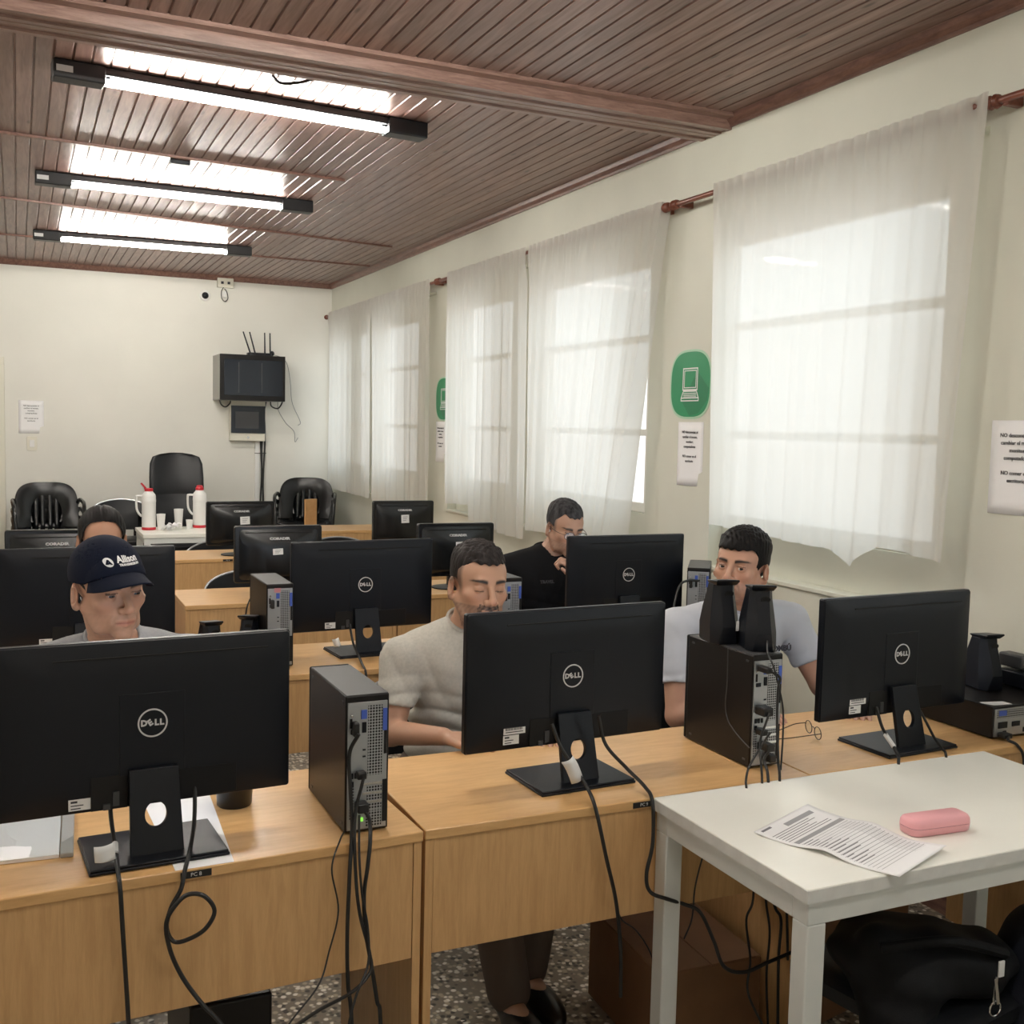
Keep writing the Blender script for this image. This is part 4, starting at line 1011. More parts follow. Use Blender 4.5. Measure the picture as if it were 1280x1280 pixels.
# ------------------------------------------------------------------ cables
def cable(key, pts, r, label, m='cable', group=None):
    o = build('cable', MB().tube(pts, r, 8), M[m]); tag(o, label, 'cable', group); return o
CB = {
'A': [(0.156, 2.2, 0.879), (0.157, 2.185, 0.827), (0.161, 2.15, 0.784), (0.16, 2.075, 0.766), (0.161, 2.03, 0.745), (0.165, 2.03, 0.669), (0.17, 2.03, 0.576), (0.175, 2.03, 0.475), (.18, 2.02, .3)],
'B': [(0.318, 2.205, 0.899), (0.313, 2.17, 0.812), (0.298, 2.12, 0.768), (0.278, 2.05, 0.752), (0.268, 2.03, 0.725), (0.25, 2.025, 0.695), (0.242, 2.025, 0.658), (0.255, 2.02, 0.631), (0.283, 2.01, 0.637), (0.31, 2.0, 0.657), (0.325, 2.0, 0.688), (0.306, 2.0, 0.719), (0.278, 2.01, 0.722), (0.255, 2.012, 0.703), (0.24, 2.015, 0.67), (0.248, 2.02, 0.615), (0.27, 2.02, 0.559), (0.303, 2.01, 0.507), (0.343, 2.0, 0.455), (.40, 1.98, .35), (.42, 1.98, .01)],
'C': [(0.604, 2.11, 0.761), (0.587, 2.08, 0.757), (0.561, 2.045, 0.714), (0.574, 2.04, 0.629), (0.553, 2.03, 0.551), (0.524, 2.0, 0.502), (0.453, 1.95, 0.462), (.38, 1.9, .4)],
'D': [(0.625, 2.085, 0.972), (0.609, 2.095, 0.93), (0.61, 2.09, 0.86), (0.612, 2.08, 0.779), (0.598, 2.045, 0.702), (0.593, 2.04, 0.572), (0.596, 2.04, 0.471), (0.602, 2.03, 0.382), (.61, 2.02, .01)],
'E': [(0.638, 2.09, .878), (0.632, 2.085, .86), (0.622, 2.085, 0.82), (0.614, 2.07, 0.774), (0.61, 2.04, 0.684), (0.618, 2.035, 0.612), (0.637, 2.03, 0.535), (0.636, 2.02, 0.498), (0.593, 2.0, 0.475), (0.517, 1.96, 0.475), (0.454, 1.92, 0.473), (.36, 1.9, .44)],
'F': [(0.64, 2.095, 0.81), (0.65, 2.085, 0.79), (0.643, 2.055, 0.758), (0.634, 2.04, 0.713), (0.627, 2.04, 0.65), (0.63, 2.035, 0.576), (0.641, 2.03, 0.509), (0.654, 2.03, 0.43), (0.663, 2.03, 0.369), (.67, 2.03, .01)],
'G': [(.63, 2.09, .80), (0.624, 2.07, 0.762), (0.617, 2.04, 0.716), (0.622, 2.035, 0.651), (0.633, 2.03, 0.584), (0.625, 2.0, 0.527), (0.592, 1.97, 0.482), (0.571, 1.95, 0.432), (.55, 1.95, .3)],
'H': [(1.127, 2.205, 0.914), (1.14, 2.185, 0.867), (1.159, 2.16, 0.828), (1.177, 2.12, 0.786), (1.172, 2.065, 0.752), (1.195, 2.05, 0.64), (1.224, 2.05, 0.533), (1.24, 2.05, 0.413), (1.25, 2.06, .30)],
'I': [(1.257, 2.215, 0.919), (1.273, 2.205, 0.851), (1.312, 2.17, 0.799), (1.327, 2.11, 0.771), (1.321, 2.065, 0.75), (1.316, 2.05, 0.66), (1.299, 2.045, 0.589), (1.308, 2.04, 0.548), (1.35, 2.03, 0.528), (1.408, 2.05, 0.498), (1.44, 2.03, 0.482), (1.474, 2.02, 0.413), (1.492, 2.0, 0.355), (1.551, 2.0, 0.329), (1.62, 2.0, 0.34), (1.692, 2.0, 0.352)],
'J': [(1.236, 2.055, 0.5), (1.25, 2.06, 0.48), (1.31, 2.1, 0.43), (1.358, 2.12, 0.369), (1.378, 2.12, 0.325), (1.392, 2.12, 0.296), (1.40, 2.12, .2)],
'K2': [(1.56, 2.07, .745), (1.50, 2.055, .70), (1.461, 2.05, 0.62), (1.438, 2.05, 0.537), (1.432, 2.05, 0.46), (1.412, 2.05, 0.413)],
'K3': [(1.71, 2.14, .855), (1.657, 2.14, 0.787), (1.603, 2.09, 0.765), (1.586, 2.06, 0.723), (1.608, 2.05, 0.495), (1.59, 2.05, 0.428), (1.607, 2.05, 0.325), (1.596, 2.04, 0.251), (1.617, 2.0, 0.177)],
'K4': [(1.705, 2.14, .905), (1.69, 2.135, .88), (1.671, 2.13, 0.832), (1.650, 2.09, 0.765), (1.633, 2.06, 0.677), (1.645, 2.05, 0.479), (1.662, 2.05, 0.385), (1.658, 2.05, 0.274), (1.67, 2.05, 0.139)],
'K5': [(1.715, 2.145, .81), (1.694, 2.14, 0.786), (1.668, 2.09, 0.764), (1.656, 2.06, 0.654), (1.67, 2.05, 0.465), (1.695, 2.05, 0.41), (1.693, 2.05, 0.308), (1.7, 2.05, 0.132)],
'K6': [(1.699, 2.145, 1.012), (1.715, 2.12, 1.0), (1.712, 2.12, .97), (1.705, 2.11, 0.9), (1.705, 2.10, 0.8), (1.700, 2.085, 0.762), (1.686, 2.06, 0.67), (1.704, 2.05, 0.51), (1.722, 2.05, 0.303)],
'S1': [(1.735, 2.20, 1.075), (1.715, 2.17, 1.05), (1.705, 2.13, 1.02), (1.72, 2.11, .93), (1.725, 2.11, .85), (1.715, 2.10, .77)],
'L1': [(2.115, 2.205, 0.869), (2.108, 2.17, 0.82), (2.105, 2.13, 0.788), (2.1, 2.1, 0.762), (2.082, 2.08, 0.745), (2.08, 2.07, .6)],
'L2': [(2.269, 2.215, 0.865), (2.276, 2.18, 0.817), (2.277, 2.15, 0.782), (2.264, 2.11, 0.765), (2.25, 2.08, 0.745), (2.24, 2.07, .6)],
'M': [(2.49, 2.14, 0.784) if 0 else (2.535, 2.125, .766), (2.515, 2.11, .762), (2.528, 2.09, 0.752), (2.538, 2.075, 0.715), (2.528, 2.06, 0.6)],
'N': [(2.56, 3.70, 0.99), (2.501, 3.69, 0.995), (2.441, 3.66, 0.987), (2.413, 3.65, 0.941), (2.382, 3.62, 0.865), (2.356, 3.57, 0.77), (2.35, 3.57, .6)],
'O': [(1.099, 3.8, 0.871), (1.103, 3.76, 0.804), (1.092, 3.62, 0.765), (1.095, 3.57, 0.714), (1.088, 3.57, 0.5)],
'P': [(1.30, 6.95, 0.86), (1.268, 6.79, 0.80), (1.227, 6.78, 0.72), (1.193, 6.78, 0.6)],
'Q': [(1.10, 5.25, 0.843), (0.983, 5.08, 0.766), (0.961, 5.08, 0.653), (0.95, 5.08, 0.52)],
}
CL = {'A': (.0042, 'black cable with a white tag falling from the lower left monitor'), 'B': (.0042, 'black cable tied in a loop in front of the lower left desk panel'),
'C': (.0018, 'thin black wire left of the cable bundle of the lower left tower'), 'D': (.0042, 'leftmost thick cable hanging straight down from the lower left tower'),
'E': (.0036, 'cable from the lower left tower swinging down to the left across the desk gap'), 'F': (.0042, 'rightmost thick cable hanging from the lower left tower'),
'G': (.0026, 'thin cable in the middle of the bundle of the lower left tower'), 'H': (.0045, 'black cable with a paper tag falling from the centre monitor over the desk front'),
'I': (.0045, 'black cable from the right of the centre monitor stand looping behind the white table leg'), 'J': (.0016, 'thin wire branching off towards the cardboard box'),
'K2': (.002, 'thin wire just right of the far left white table leg'), 'K3': (.003, 'leftmost cable hanging from the right foreground tower'), 'K4': (.003, 'second cable from the left hanging from the right foreground tower'),
'K5': (.0038, 'third cable from the left hanging from the right foreground tower'), 'K6': (.0036, 'rightmost cable hanging from the right foreground tower'), 'S1': (.0024, 'speaker wire running down the back of the right foreground tower'),
'L1': (.0042, 'black cable with white sleeve left of the right monitor stand'), 'L2': (.0036, 'black cable right of the right monitor stand'), 'M': (.0040, 'black cable dropping from the flat computer at the right edge'),
'N': (.005, 'cable curving from the tower by the wall to the monitor before the man in black'), 'O': (.0045, 'cable falling from the second row monitor left of the man in beige'),
'P': (.0045, 'cable over the front of the fourth row desk'), 'Q': (.0035, 'cable over the front of the third row desk')}
for k, pts in CB.items(): cable(k, pts, CL[k][0], CL[k][1])
def tagflag(pts, label):
    o = build('cable_tag', MB().grid(10, 5, lambda u, v: pts(u, v)), M['label'], solid=.0006, angle=80); tag(o, label, 'tag')
tagflag(lambda u, v: (.158-.036*u-.003*v, 2.085-.012*math.sin(u*2.5), .812-.016*(1-v*0)+.020*(v-.5)*1.6-.012*u*math.sin(v*3)), 'white paper tag folded round the cable of the lower left monitor')
tagflag(lambda u, v: (1.150-.030*u+.028*v, 2.140-.010*math.sin(u*3), .855-.055*v-.012*u+.006*math.sin(v*3)), 'white printed tag on the cable left of the centre monitor stand')
tagflag(lambda u, v: (1.042-.024*u+.01*v, 3.745-.01*math.sin(u*3), .835-.03*v-.006*u), 'small white tag on the cable of the second row monitor')
cable('s', [(2.107, 2.158, .806), (2.1045, 2.122, .782)], .0062, 'white sleeve round the cable beside the right monitor stand', 'label')
cable('s', [(0.1600, 2.118, .778), (0.161, 2.145, .787)], .0058, 'white sleeve round the cable of the lower left monitor', 'label')
# ------------------------------------------------------------------ implicit surfaces
class Field:
    def __init__(s, xs, ys, zs):
        s.x, s.y, s.z = [np.asarray(a, np.float32) for a in (xs, ys, zs)]
        s.v = np.full((len(xs), len(ys), len(zs)), .2, np.float32)
    def sl(s, lo, hi):
        r = []
        for a, l, h in ((s.x, lo[0], hi[0]), (s.y, lo[1], hi[1]), (s.z, lo[2], hi[2])):
            r.append(slice(int(np.searchsorted(a, l)), int(np.searchsorted(a, h))))
        return tuple(r)
    def P(s, q):
        return s.x[q[0]][:, None, None], s.y[q[1]][None, :, None], s.z[q[2]][None, None, :]
    def put(s, fn, lo, hi, k=.01, op='add'):
        q = s.sl(lo, hi)
        if any(c.stop <= c.start for c in q): return
        d = fn(*s.P(q)).astype(np.float32); a = s.v[q]
        if op == 'add':
            h = np.clip(.5+.5*(a-d)/k, 0, 1); s.v[q] = a*(1-h)+d*h-k*h*(1-h)
        elif op == 'sub':
            d = -d; h = np.clip(.5-.5*(a-d)/k, 0, 1); s.v[q] = a*(1-h)+d*h+k*h*(1-h)
        elif op == 'and':
            s.v[q] = np.maximum(a, d)
    def mesh(s):
        v = s.v; I = v < 0
        S = np.zeros(tuple(n-1 for n in v.shape), np.int8)
        for a in (0, 1):
            for b in (0, 1):
                for c in (0, 1): S += I[a:a+S.shape[0], b:b+S.shape[1], c:c+S.shape[2]]
        A = (S > 0) & (S < 8); idx = np.full(A.shape, -1, np.int32); ijk = np.argwhere(A); idx[A] = np.arange(len(ijk))
        acc = np.zeros((len(ijk), 3)); cnt = np.zeros(len(ijk))
        i, j, k = ijk.T; ax = (s.x, s.y, s.z)
        for d in range(3):
            for a in (0, 1):
                for b in (0, 1):
                    o0 = [0, 0, 0]; oth = [e for e in range(3) if e != d]; o0[oth[0]] = a; o0[oth[1]] = b; o1 = list(o0); o1[d] = 1
                    v0 = v[i+o0[0], j+o0[1], k+o0[2]]; v1 = v[i+o1[0], j+o1[1], k+o1[2]]
                    m = (v0 < 0) != (v1 < 0); t = np.where(m, v0/(v0-v1+1e-12), 0)
                    for e in range(3):
                        p0 = ax[e][ijk[:, e]+o0[e]]; p1 = ax[e][ijk[:, e]+o1[e]]
                        acc[:, e] += np.where(m, p0+(p1-p0)*t, 0)
                    cnt += m
        V = acc/cnt[:, None]; F_ = []
        for d in range(3):
            sl0 = [slice(None)]*3; sl1 = [slice(None)]*3; sl0[d] = slice(0, -1); sl1[d] = slice(1, None)
            a, b = I[tuple(sl0)], I[tuple(sl1)]; e1, e2 = [e for e in range(3) if e != d]
            E = np.argwhere(a != b); E = E[(E[:, e1] > 0) & (E[:, e2] > 0) & (E[:, e1] < v.shape[e1]-1) & (E[:, e2] < v.shape[e2]-1)]
            flip = a[tuple(E.T)]
            def cell(da, db):
                c = E.copy(); c[:, e1] -= da; c[:, e2] -= db; return idx[tuple(c.T)]
            Q = np.stack([cell(1, 1), cell(0, 1), cell(0, 0), cell(1, 0)], 1)
            if d == 1: flip = ~flip
            Q[~flip] = Q[~flip][:, ::-1]; F_.append(Q)
        Q = np.concatenate(F_); Q = Q[(Q >= 0).all(1)]
        return V, Q

def axis_pts(lo, hi, h, fine=()):
    """grid coordinates, finer inside the given (a, b, h) spans"""
    out = [lo]; x = lo
    while x < hi:
        st = h
        for a, b, hh in fine:
            if a-1e-9 <= x < b: st = min(st, hh)
            elif x < a < x+st: st = max(hh, a-x)
        x += st; out.append(x)
    return out
def f_ell(c, r, R=None):
    def fn(x, y, z):
        X, Y, Z = x-c[0], y-c[1], z-c[2]
        if R is not None:
            X, Y, Z = (R[0][0]*X+R[0][1]*Y+R[0][2]*Z, R[1][0]*X+R[1][1]*Y+R[1][2]*Z, R[2][0]*X+R[2][1]*Y+R[2][2]*Z)
        k0 = np.sqrt((X/r[0])**2+(Y/r[1])**2+(Z/r[2])**2); k1 = np.sqrt((X/r[0]**2)**2+(Y/r[1]**2)**2+(Z/r[2]**2)**2)+1e-9
        return k0*(k0-1)/k1
    return fn
def f_cone(a, b, ra, rb, flat=1.0, nrm=None):
    a = np.array(a, float); b = np.array(b, float); ab = b-a; L2 = (ab**2).sum()
    def fn(x, y, z):
        X, Y, Z = x-a[0], y-a[1], z-a[2]
        t = np.clip((X*ab[0]+Y*ab[1]+Z*ab[2])/L2, 0, 1)
        dx, dy, dz = X-ab[0]*t, Y-ab[1]*t, Z-ab[2]*t
        return np.sqrt(dx*dx+dy*dy+dz*dz)-(ra+(rb-ra)*t)
    return fn
def bounds(pts, r):
    p = np.array(pts, float); return p.min(0)-r, p.max(0)+r
def put_ell(F_, c, r, k=.01, op='add', R=None, pad=.05):
    m = max(r) if R is not None else None; rr = np.array([m]*3) if m else np.array(r)
    F_.put(f_ell(c, r, R), np.array(c)-rr-pad, np.array(c)+rr+pad, k, op)
def put_cone(F_, a, b, ra, rb, k=.01, op='add', pad=.05):
    lo, hi = bounds([a, b], max(ra, rb)+pad); F_.put(f_cone(a, b, ra, rb), lo, hi, k, op)

def rotm(yaw, pitch=0, roll=0):
    """local -Y is the face direction; yaw about z, pitch > 0 looks down, roll tips sideways"""
    return np.array((Matrix.Rotation(yaw, 3, 'Z') @ Matrix.Rotation(pitch, 3, 'X') @ Matrix.Rotation(roll, 3, 'Y')))

def mesh_obj(name, V, Q, m, parent, colors=None):
    me = bpy.data.meshes.new(name); me.vertices.add(len(V)); me.vertices.foreach_set('co', V.astype(np.float32).ravel())
    me.loops.add(Q.size); me.loops.foreach_set('vertex_index', Q.astype(np.int32).ravel())
    me.polygons.add(len(Q)); me.polygons.foreach_set('loop_start', np.arange(0, Q.size, 4, dtype=np.int32)); me.polygons.foreach_set('loop_total', np.full(len(Q), 4, np.int32))
    me.polygons.foreach_set('use_smooth', np.ones(len(Q), bool)); me.materials.append(m); me.update(calc_edges=True); me.validate()
    if colors is not None:
        at = me.color_attributes.new('complexion', 'FLOAT_COLOR', 'POINT'); c4 = np.ones((len(V), 4), np.float32); c4[:, :3] = colors; at.data.foreach_set('color', c4.ravel())
    o = bpy.data.objects.new(name, me); C.objects.link(o); o.parent = parent; return o

def skin_mat(name):
    m = mat(name, (.5, .3, .2), .48, spec=.4, bump=.12, bscale=350); nt = m.node_tree; b = nt.nodes['Principled BSDF']
    a = nt.nodes.new('ShaderNodeAttribute'); a.attribute_name = 'complexion'; nt.links.new(a.outputs['Color'], b.inputs['Base Color'])
    b.inputs['Subsurface Weight'].default_value = .12; b.inputs['Subsurface Radius'].default_value = (.6, .25, .15); b.inputs['Subsurface Scale'].default_value = .01
    return m
M['skin'] = skin_mat('skin')

def head_local(F_, H, R, S=1.0, o=None):
    """head in its own frame: eyes at z=0, crown .118, chin -.118, face towards -y. H = world position of the frame's origin"""
    o = o or {}
    def W(p): return np.array(H)+R @ (np.array(p, float)*S)
    def ell(c, r, k=.012, op='add', tilt=None):
        RR = R.T if tilt is None else tilt.T @ R.T
        put_ell(F_, W(c), np.array(r)*S, k, op, RR, pad=.03)
    def cap(a, b, ra, rb, k=.008, op='add'): put_cone(F_, W(a), W(b), ra*S, rb*S, k, op, pad=.025)
    wj = o.get('jaw', 1.0)
    ell((0, .022, .036), (.0745, .096, .083), .02)          # cranium
    ell((0, -.028, .030), (.064, .058, .060), .02)          # forehead
    ell((0, -.024, -.030), (.0635*wj, .062, .062), .02)      # mid face
    ell((0, -.036, -.072), (.050*wj, .046, .040), .02)      # jaw
    for s in (-1, 1):
        cap((s*.060*wj, .006, -.040), (s*.046*wj, -.03, -.085), .016, .016, .02)   # jaw line
        ell((s*.041, -.056, -.022), (.020, .018, .016), .018)    # cheekbones
    ell((0, -.073, -.101), (.023*wj, .019, .016), .016)     # chin
    ell((0, -.073, -.064), (.029, .017, .024), .016)        # muzzle
    cap((-.036, -.077, .019), (.036, -.077, .019), .010, .010, .012)   # brow ridge
    for s in (-1, 1): ell((s*.031, -.094, -.001), (.0185, .016, .0125), .010, 'sub')   # sockets
    lid = o.get('lid', .5)   # 0 closed .. 1 open
    for s in (-1, 1):
        ell((s*.0315, -.0720, -.001), (.0145, .0145, .0138), .003)
        if lid > 0:
            ell((s*.0315, -.088, -.0020), (.0125, .012, .0018+.0028*lid), .0015, 'sub')
        else:
            ell((s*.0315, -.0873, -.0065), (.012, .004, .0012), .0015, 'sub')
    nl = o.get('nose', 1.0)
    cap((0, -.083, .010), (0, -.083-.022*nl, -.030), .0075, .0095, .008)
    ell((0, -.083-.020*nl, -.035), (.0125, .012, .010), .007)
    for s in (-1, 1):
        ell((s*.0125, -.088-.004*nl, -.038), (.0085, .012, .0075), .006)
        ell((s*.0065, -.093-.008*nl, -.0455), (.0042, .006, .0032), .002, 'sub')
    cap((0, -.0905, -.052), (0, -.090, -.058), .003, .003, .006)
    mo = o.get('mouth', 0)
    for s in (-1, 1):
        cap((0, -.0920, -.0640), (s*.021, -.0840, -.0665), .0038, .0020, .004)
        cap((0, -.0905, -.0735), (s*.018, -.0840, -.0705), .0048, .0024, .004)
        cap((0, -.0960, -.0685), (s*.0250, -.0850, -.0690), .0013, .0012, .0015, 'sub')
        cap((s*.021, -.0885, -.040), (s*.031, -.0790, -.066), .0010, .0010, .006, 'sub')
    for s in (-1, 1):   # ears
        tl = np.array(Matrix.Rotation(s*.55, 3, 'Z') @ Matrix.Rotation(-.15, 3, 'X'))
        ell((s*.0815, .014, -.012), (.0085, .021, .033), .004, tilt=tl)
        ell((s*.0885, .004, -.009), (.007, .012, .020), .003, 'sub', tilt=tl)
        ell((s*.079, .0095, -.037), (.007, .0095, .011), .004)
    return W

def hand(F_, wrist, knuck, palm_n, r=1.0, curl=(.5, .5, .5, .5), side=1, thumb=None, fl=1.0):
    """palm from wrist towards knuck; palm_n = direction the palm faces; side = which side the thumb leaves"""
    w_ = np.array(wrist, float); kn = np.array(knuck, float); d = kn-w_; L_ = np.linalg.norm(d); d = d/L_
    n = np.array(palm_n, float); n -= d*(n@d); n /= np.linalg.norm(n); sx = np.cross(d, n)*side
    R = np.stack([sx, d, n]); mid = w_+d*L_*.55
    put_ell(F_, mid, (.042*r, L_*.56, .015*r), .008, 'add', R, pad=.02)
    for i, (off, ln) in enumerate(((.030, .070), (.010, .078), (-.010, .072), (-.029, .058))):
        p = kn+sx*off*r-d*.006; a = curl[i]*.55; dirv = d*math.cos(a)+n*math.sin(a)+sx*off*1.2
        for seg in range(3):
            l = ln*r*fl*(.45, .31, .24)[seg]; q = p+dirv/np.linalg.norm(dirv)*l
            put_cone(F_, p, q, (.0088, .0080, .0074)[seg]*r, (.0080, .0074, .0066)[seg]*r, .0025, pad=.012)
            p = q; a += curl[i]*1.15; dirv = d*math.cos(a)+n*math.sin(a)
    p = w_+d*.022+sx*.028*r; t1 = thumb if thumb is not None else (d*.68+sx*.62+n*(.3 if curl[0] > .6 else 0))
    t1 = np.array(t1, float); t1 /= np.linalg.norm(t1); q = p+t1*.042*r
    put_cone(F_, w_+d*.012+sx*.012*r, p, .016*r, .014*r, .008); put_cone(F_, p, q, .0125*r, .0098*r, .004); t2 = t1*.8+d*.5; t2 /= np.linalg.norm(t2)
    put_cone(F_, q, q+t2*.030*r, .0098*r, .0080*r, .003)

def person(label, P):
    """P: world joints. Everything below is in world metres relative to the root at (x, y, 0)."""
    rx, ry = P['root']; t = thing('person', label, 'person', (rx, ry, 0))
    L = lambda p: np.array((p[0]-rx, p[1]-ry, p[2]), float)
    H = L(P['head']); R = rotm(*[math.radians(a) for a in P['rot']]); S = P.get('S', 1.0)
    J = {k: L(v) for k, v in P['j'].items()}
    allp = np.array(list(J.values())+[H]); lo = allp.min(0)-.16; hi = allp.max(0)+.16; lo[2] = max(-.0, allp[:, 2].min()-.11)
    hf = P.get('fine', .0026); cf_ = P.get('coarse', .0105)
    fx = [(H[0]-.115, H[0]+.115, hf)]; fy = [(H[1]-.15, H[1]+.14, hf)]; fz = [(H[2]-.15, H[2]+.14, hf)]
    for hd in P.get('handbox', []):
        c = L(hd); s_ = .105; h2 = .0048
        fx.append((c[0]-s_, c[0]+s_, h2)); fy.append((c[1]-s_, c[1]+s_, h2)); fz.append((c[2]-s_*.8, c[2]+s_*.8, h2))
    F_ = Field(axis_pts(lo[0], hi[0], cf_, fx), axis_pts(lo[1], hi[1], cf_, fy), axis_pts(lo[2], hi[2], cf_, fz))
    b = P.get('build', 1.0)
    def torso(G, g=0.0, k=.05, arms=True, fold=0.0):
        ch, be, pe, nb = J['chest'], J['belly'], J['pelvis'], J['neck']
        sw = (J['shr']-J['shl']); sw /= np.linalg.norm(sw); up = ch-pe; up /= np.linalg.norm(up); fw = np.cross(sw, up); Rt = np.stack([sw, fw, up])
        put_ell(G, ch, (.165*b+g, .108*b+g, .17+g), k, 'add', Rt); put_ell(G, be, (.148*b+g, .112*b+g, .16+g), k, 'add', Rt); put_ell(G, pe, (.165*b+g, .118*b+g, .12+g), k, 'add', Rt)
        for s_, nm in ((-1, 'shl'), (1, 'shr')):
            put_cone(G, nb+np.array((0, 0, -.02)), J[nm], .055*b+g, .056*b+g, .035)
    torso(F_)
    nk = H+R @ (np.array((0, .030, -.062))*S)
    put_cone(F_, J['neck']+np.array((0, 0, -.03)), nk, .056*b**.5, .052*b**.5, .02)
    W = head_local(F_, H, R, S, P.get('face'))
    for s_ in ('l', 'r'):
        a, e, w_ = J['sh'+s_], J['el'+s_], J['wr'+s_]
        put_cone(F_, a, e, .052*b, .038*b, .02); put_cone(F_, e, w_, .037*b, .024, .015)
        h_, k_, t_ = J['pelvis'], J['kn'+s_], J['an'+s_]
        hp = h_+np.array((-.095 if s_ == 'l' else .095, -.02, -.02))
        put_cone(F_, hp, k_, .082, .056, .03); put_cone(F_, k_, t_, .055, .038, .02)
        put_cone(F_, t_+np.array((0, .02, -.03)), t_+np.array((0, -.15, -.055)), .034, .030, .01)
    for a in P.get('hands', []):
        F_a = dict(a); w_ = L(F_a.pop('wrist')); kn = L(F_a.pop('knuck')); hand(F_, w_, kn, F_a.pop('n'), **F_a)
    V, Q = F_.mesh()
    # complexion: skin, lips, brows and stubble are colours of the skin itself, the lip parting is painted shade
    loc = ((V-H) @ R)/S
    base = np.array(P['skin']); col = np.tile(base, (len(V), 1))
    def blend(mask, c):
        m = np.clip(mask, 0, 1)[:, None]; col[:] = col*(1-m)+np.array(c)*m
    x, y, z = loc.T; front = y < -.03
    onhead = (np.abs(x) < .1) & (np.abs(z) < .14) & (np.abs(y) < .13)
    nz = np.array([noise.noise((p[0]*25, p[1]*25, p[2]*25)) for p in loc[::1]]) if len(loc) < 1 else np.sin(x*310+np.sin(z*270))*np.sin(y*290+z*240)
    blend(onhead*np.exp(-(((np.abs(x)-.042)/.02)**2+((z+.028)/.018)**2))*.25*front, (base[0]*1.1, base[1]*.78, base[2]*.75))
    blend(np.exp(-((x/.013)**2+((z+.036)/.012)**2))*front*.3*(y < -.09), (base[0]*1.1, base[1]*.75, base[2]*.72))
    lip = np.exp(-(np.abs(x)/.0235)**6)*np.exp(-((z+.0688)/(.0080-.10*np.abs(x)))**4)*(y < -.079)
    blend(np.exp(-(np.abs(x)/.024)**8)*np.exp(-((z+.0686)/.0020)**2)*(y < -.08)*.7, (.09, .035, .03))  # dark line between the lips, shade of the slit put into the colour
    blend(lip*.6, (base[0]*.85, base[1]*.52, base[2]*.55))
    for s_ in (-1, 1):
        bx = s_*x; arch = .0175+.0045*np.sin(np.clip((bx-.012)/.042, 0, 1)*PI*.8); th = .0052*np.clip(1.25-(bx-.012)/.05, .3, 1)
        blend(np.clip((bx-.010)/.004, 0, 1)*np.clip((.058-bx)/.010, 0, 1)*np.clip(1.4-np.abs(z-arch)/th*.9, 0, 1)*front*1.0, P.get('brow', (.015, .011, .010)))
        blend(((np.abs(bx-.0315) < .0145) & (np.abs(z+.001-(.004+.002*P['face'].get('lid', .5))*(1 if P['face'].get('lid', .5) > 0 else -1.5)) < .0016) & (y < -.075))*.8, (.03, .018, .015))
    sb = P.get('stubble', 0)
    if sb:
        ns = .75+.25*nz
        beard = ((z < -.045-.0*x) & (z > -.125) & (np.abs(x) < .075) & (y < .02) & ~((np.abs(x) < .024) & (np.abs(z+.0685) < .009)))
        beard = beard*np.clip((.062-np.abs(x)*0-np.maximum(0, z+.05)*20), 0, 1)*16
        blend(np.clip(beard, 0, 1)*sb*ns, (.05, .04, .036))
        mus = (np.abs(x) < .030)*(np.abs(z+.056-.006*(np.abs(x)/.03)) < .0065)*(y < -.08)
        chinb = (((x/.026)**2+((z+.097)/.020)**2) < 1)*(y < -.05)
        side = (np.abs(np.abs(x)-.028) < .006)*(z < -.055)*(z > -.095)*(y < -.06)
        blend(np.clip(mus*1.+chinb*1.0+side*.7, 0, 1)*P.get('goatee', 0)*ns, (.022, .016, .014))
    if P.get('fade', 0):
        hl = ((z > -.005) & (y > -.035) | (y > .02) & (z > -.05)) & ~((np.abs(x) > .068) & (y < .035) & (z < .02) & (y > -.015) & (z < .022))
        hl = np.clip((z+.03)/.03, 0, 1)*np.clip((y+.036)/.014, 0, 1)*(z > -.05)*np.clip(1.6-np.maximum(0, (.030-np.hypot(y-.012, z+.012)))/.006, 0, 1)*(y > -.04)
        hl = np.where(y > .03, (z > -.05)*1.0, hl*(np.abs(x) > .045))
        blend(hl*onhead*P['fade'], P.get('hairc', (.03, .024, .022)))
    mesh_obj('body', V, Q, M['skin'], t, col)
    for s_ in (-1, 1):
        if P['face'].get('lid', .5) > 0:
            ec = H+R @ (np.array((s_*.0315, -.0715, -.001))*S); g_ = math.radians(P['face'].get('gaze', 0)); gp = math.radians(P['face'].get('gazep', 0))
            T = Matrix.Translation(ec) @ Matrix(R.tolist()).to_4x4() @ Matrix.Rotation(g_, 4, 'Z') @ Matrix.Rotation(gp, 4, 'X') @ Matrix.Rotation(PI/2, 4, 'X')
            e = MB(); r_ = .0125*S; pf = [(r_*math.sin(a), r_*math.cos(a)) for a in np.linspace(.02, PI-.02, 22)]
            e.lathe(pf, 24, T=T); e.m = [1 if (f // 24) < 4 else 0 for f in range(len(e.f)-2)]+[1, 0]
            build('eye', e, [M['eyewhite'], M['iris']], t)
    # shirt
    c = P.get('cloth'); 
    if c:
        sf = c.get('res', .0085); lo2 = np.minimum(J['pelvis'], J['chest'])-.26; hi2 = np.maximum(J['neck'], J['chest'])+.25; lo2[2] = J['pelvis'][2]-.10; hi2[2] = J['neck'][2]+.10
        for q_ in ('elr', 'ell') + (('wrr', 'wrl') if c.get('long') else ()): lo2 = np.minimum(lo2, J[q_]-.06); hi2 = np.maximum(hi2, J[q_]+.06)
        G = Field(axis_pts(lo2[0], hi2[0], sf), axis_pts(lo2[1], hi2[1], sf), axis_pts(lo2[2], hi2[2], sf))
        torso(G, .012, .06)
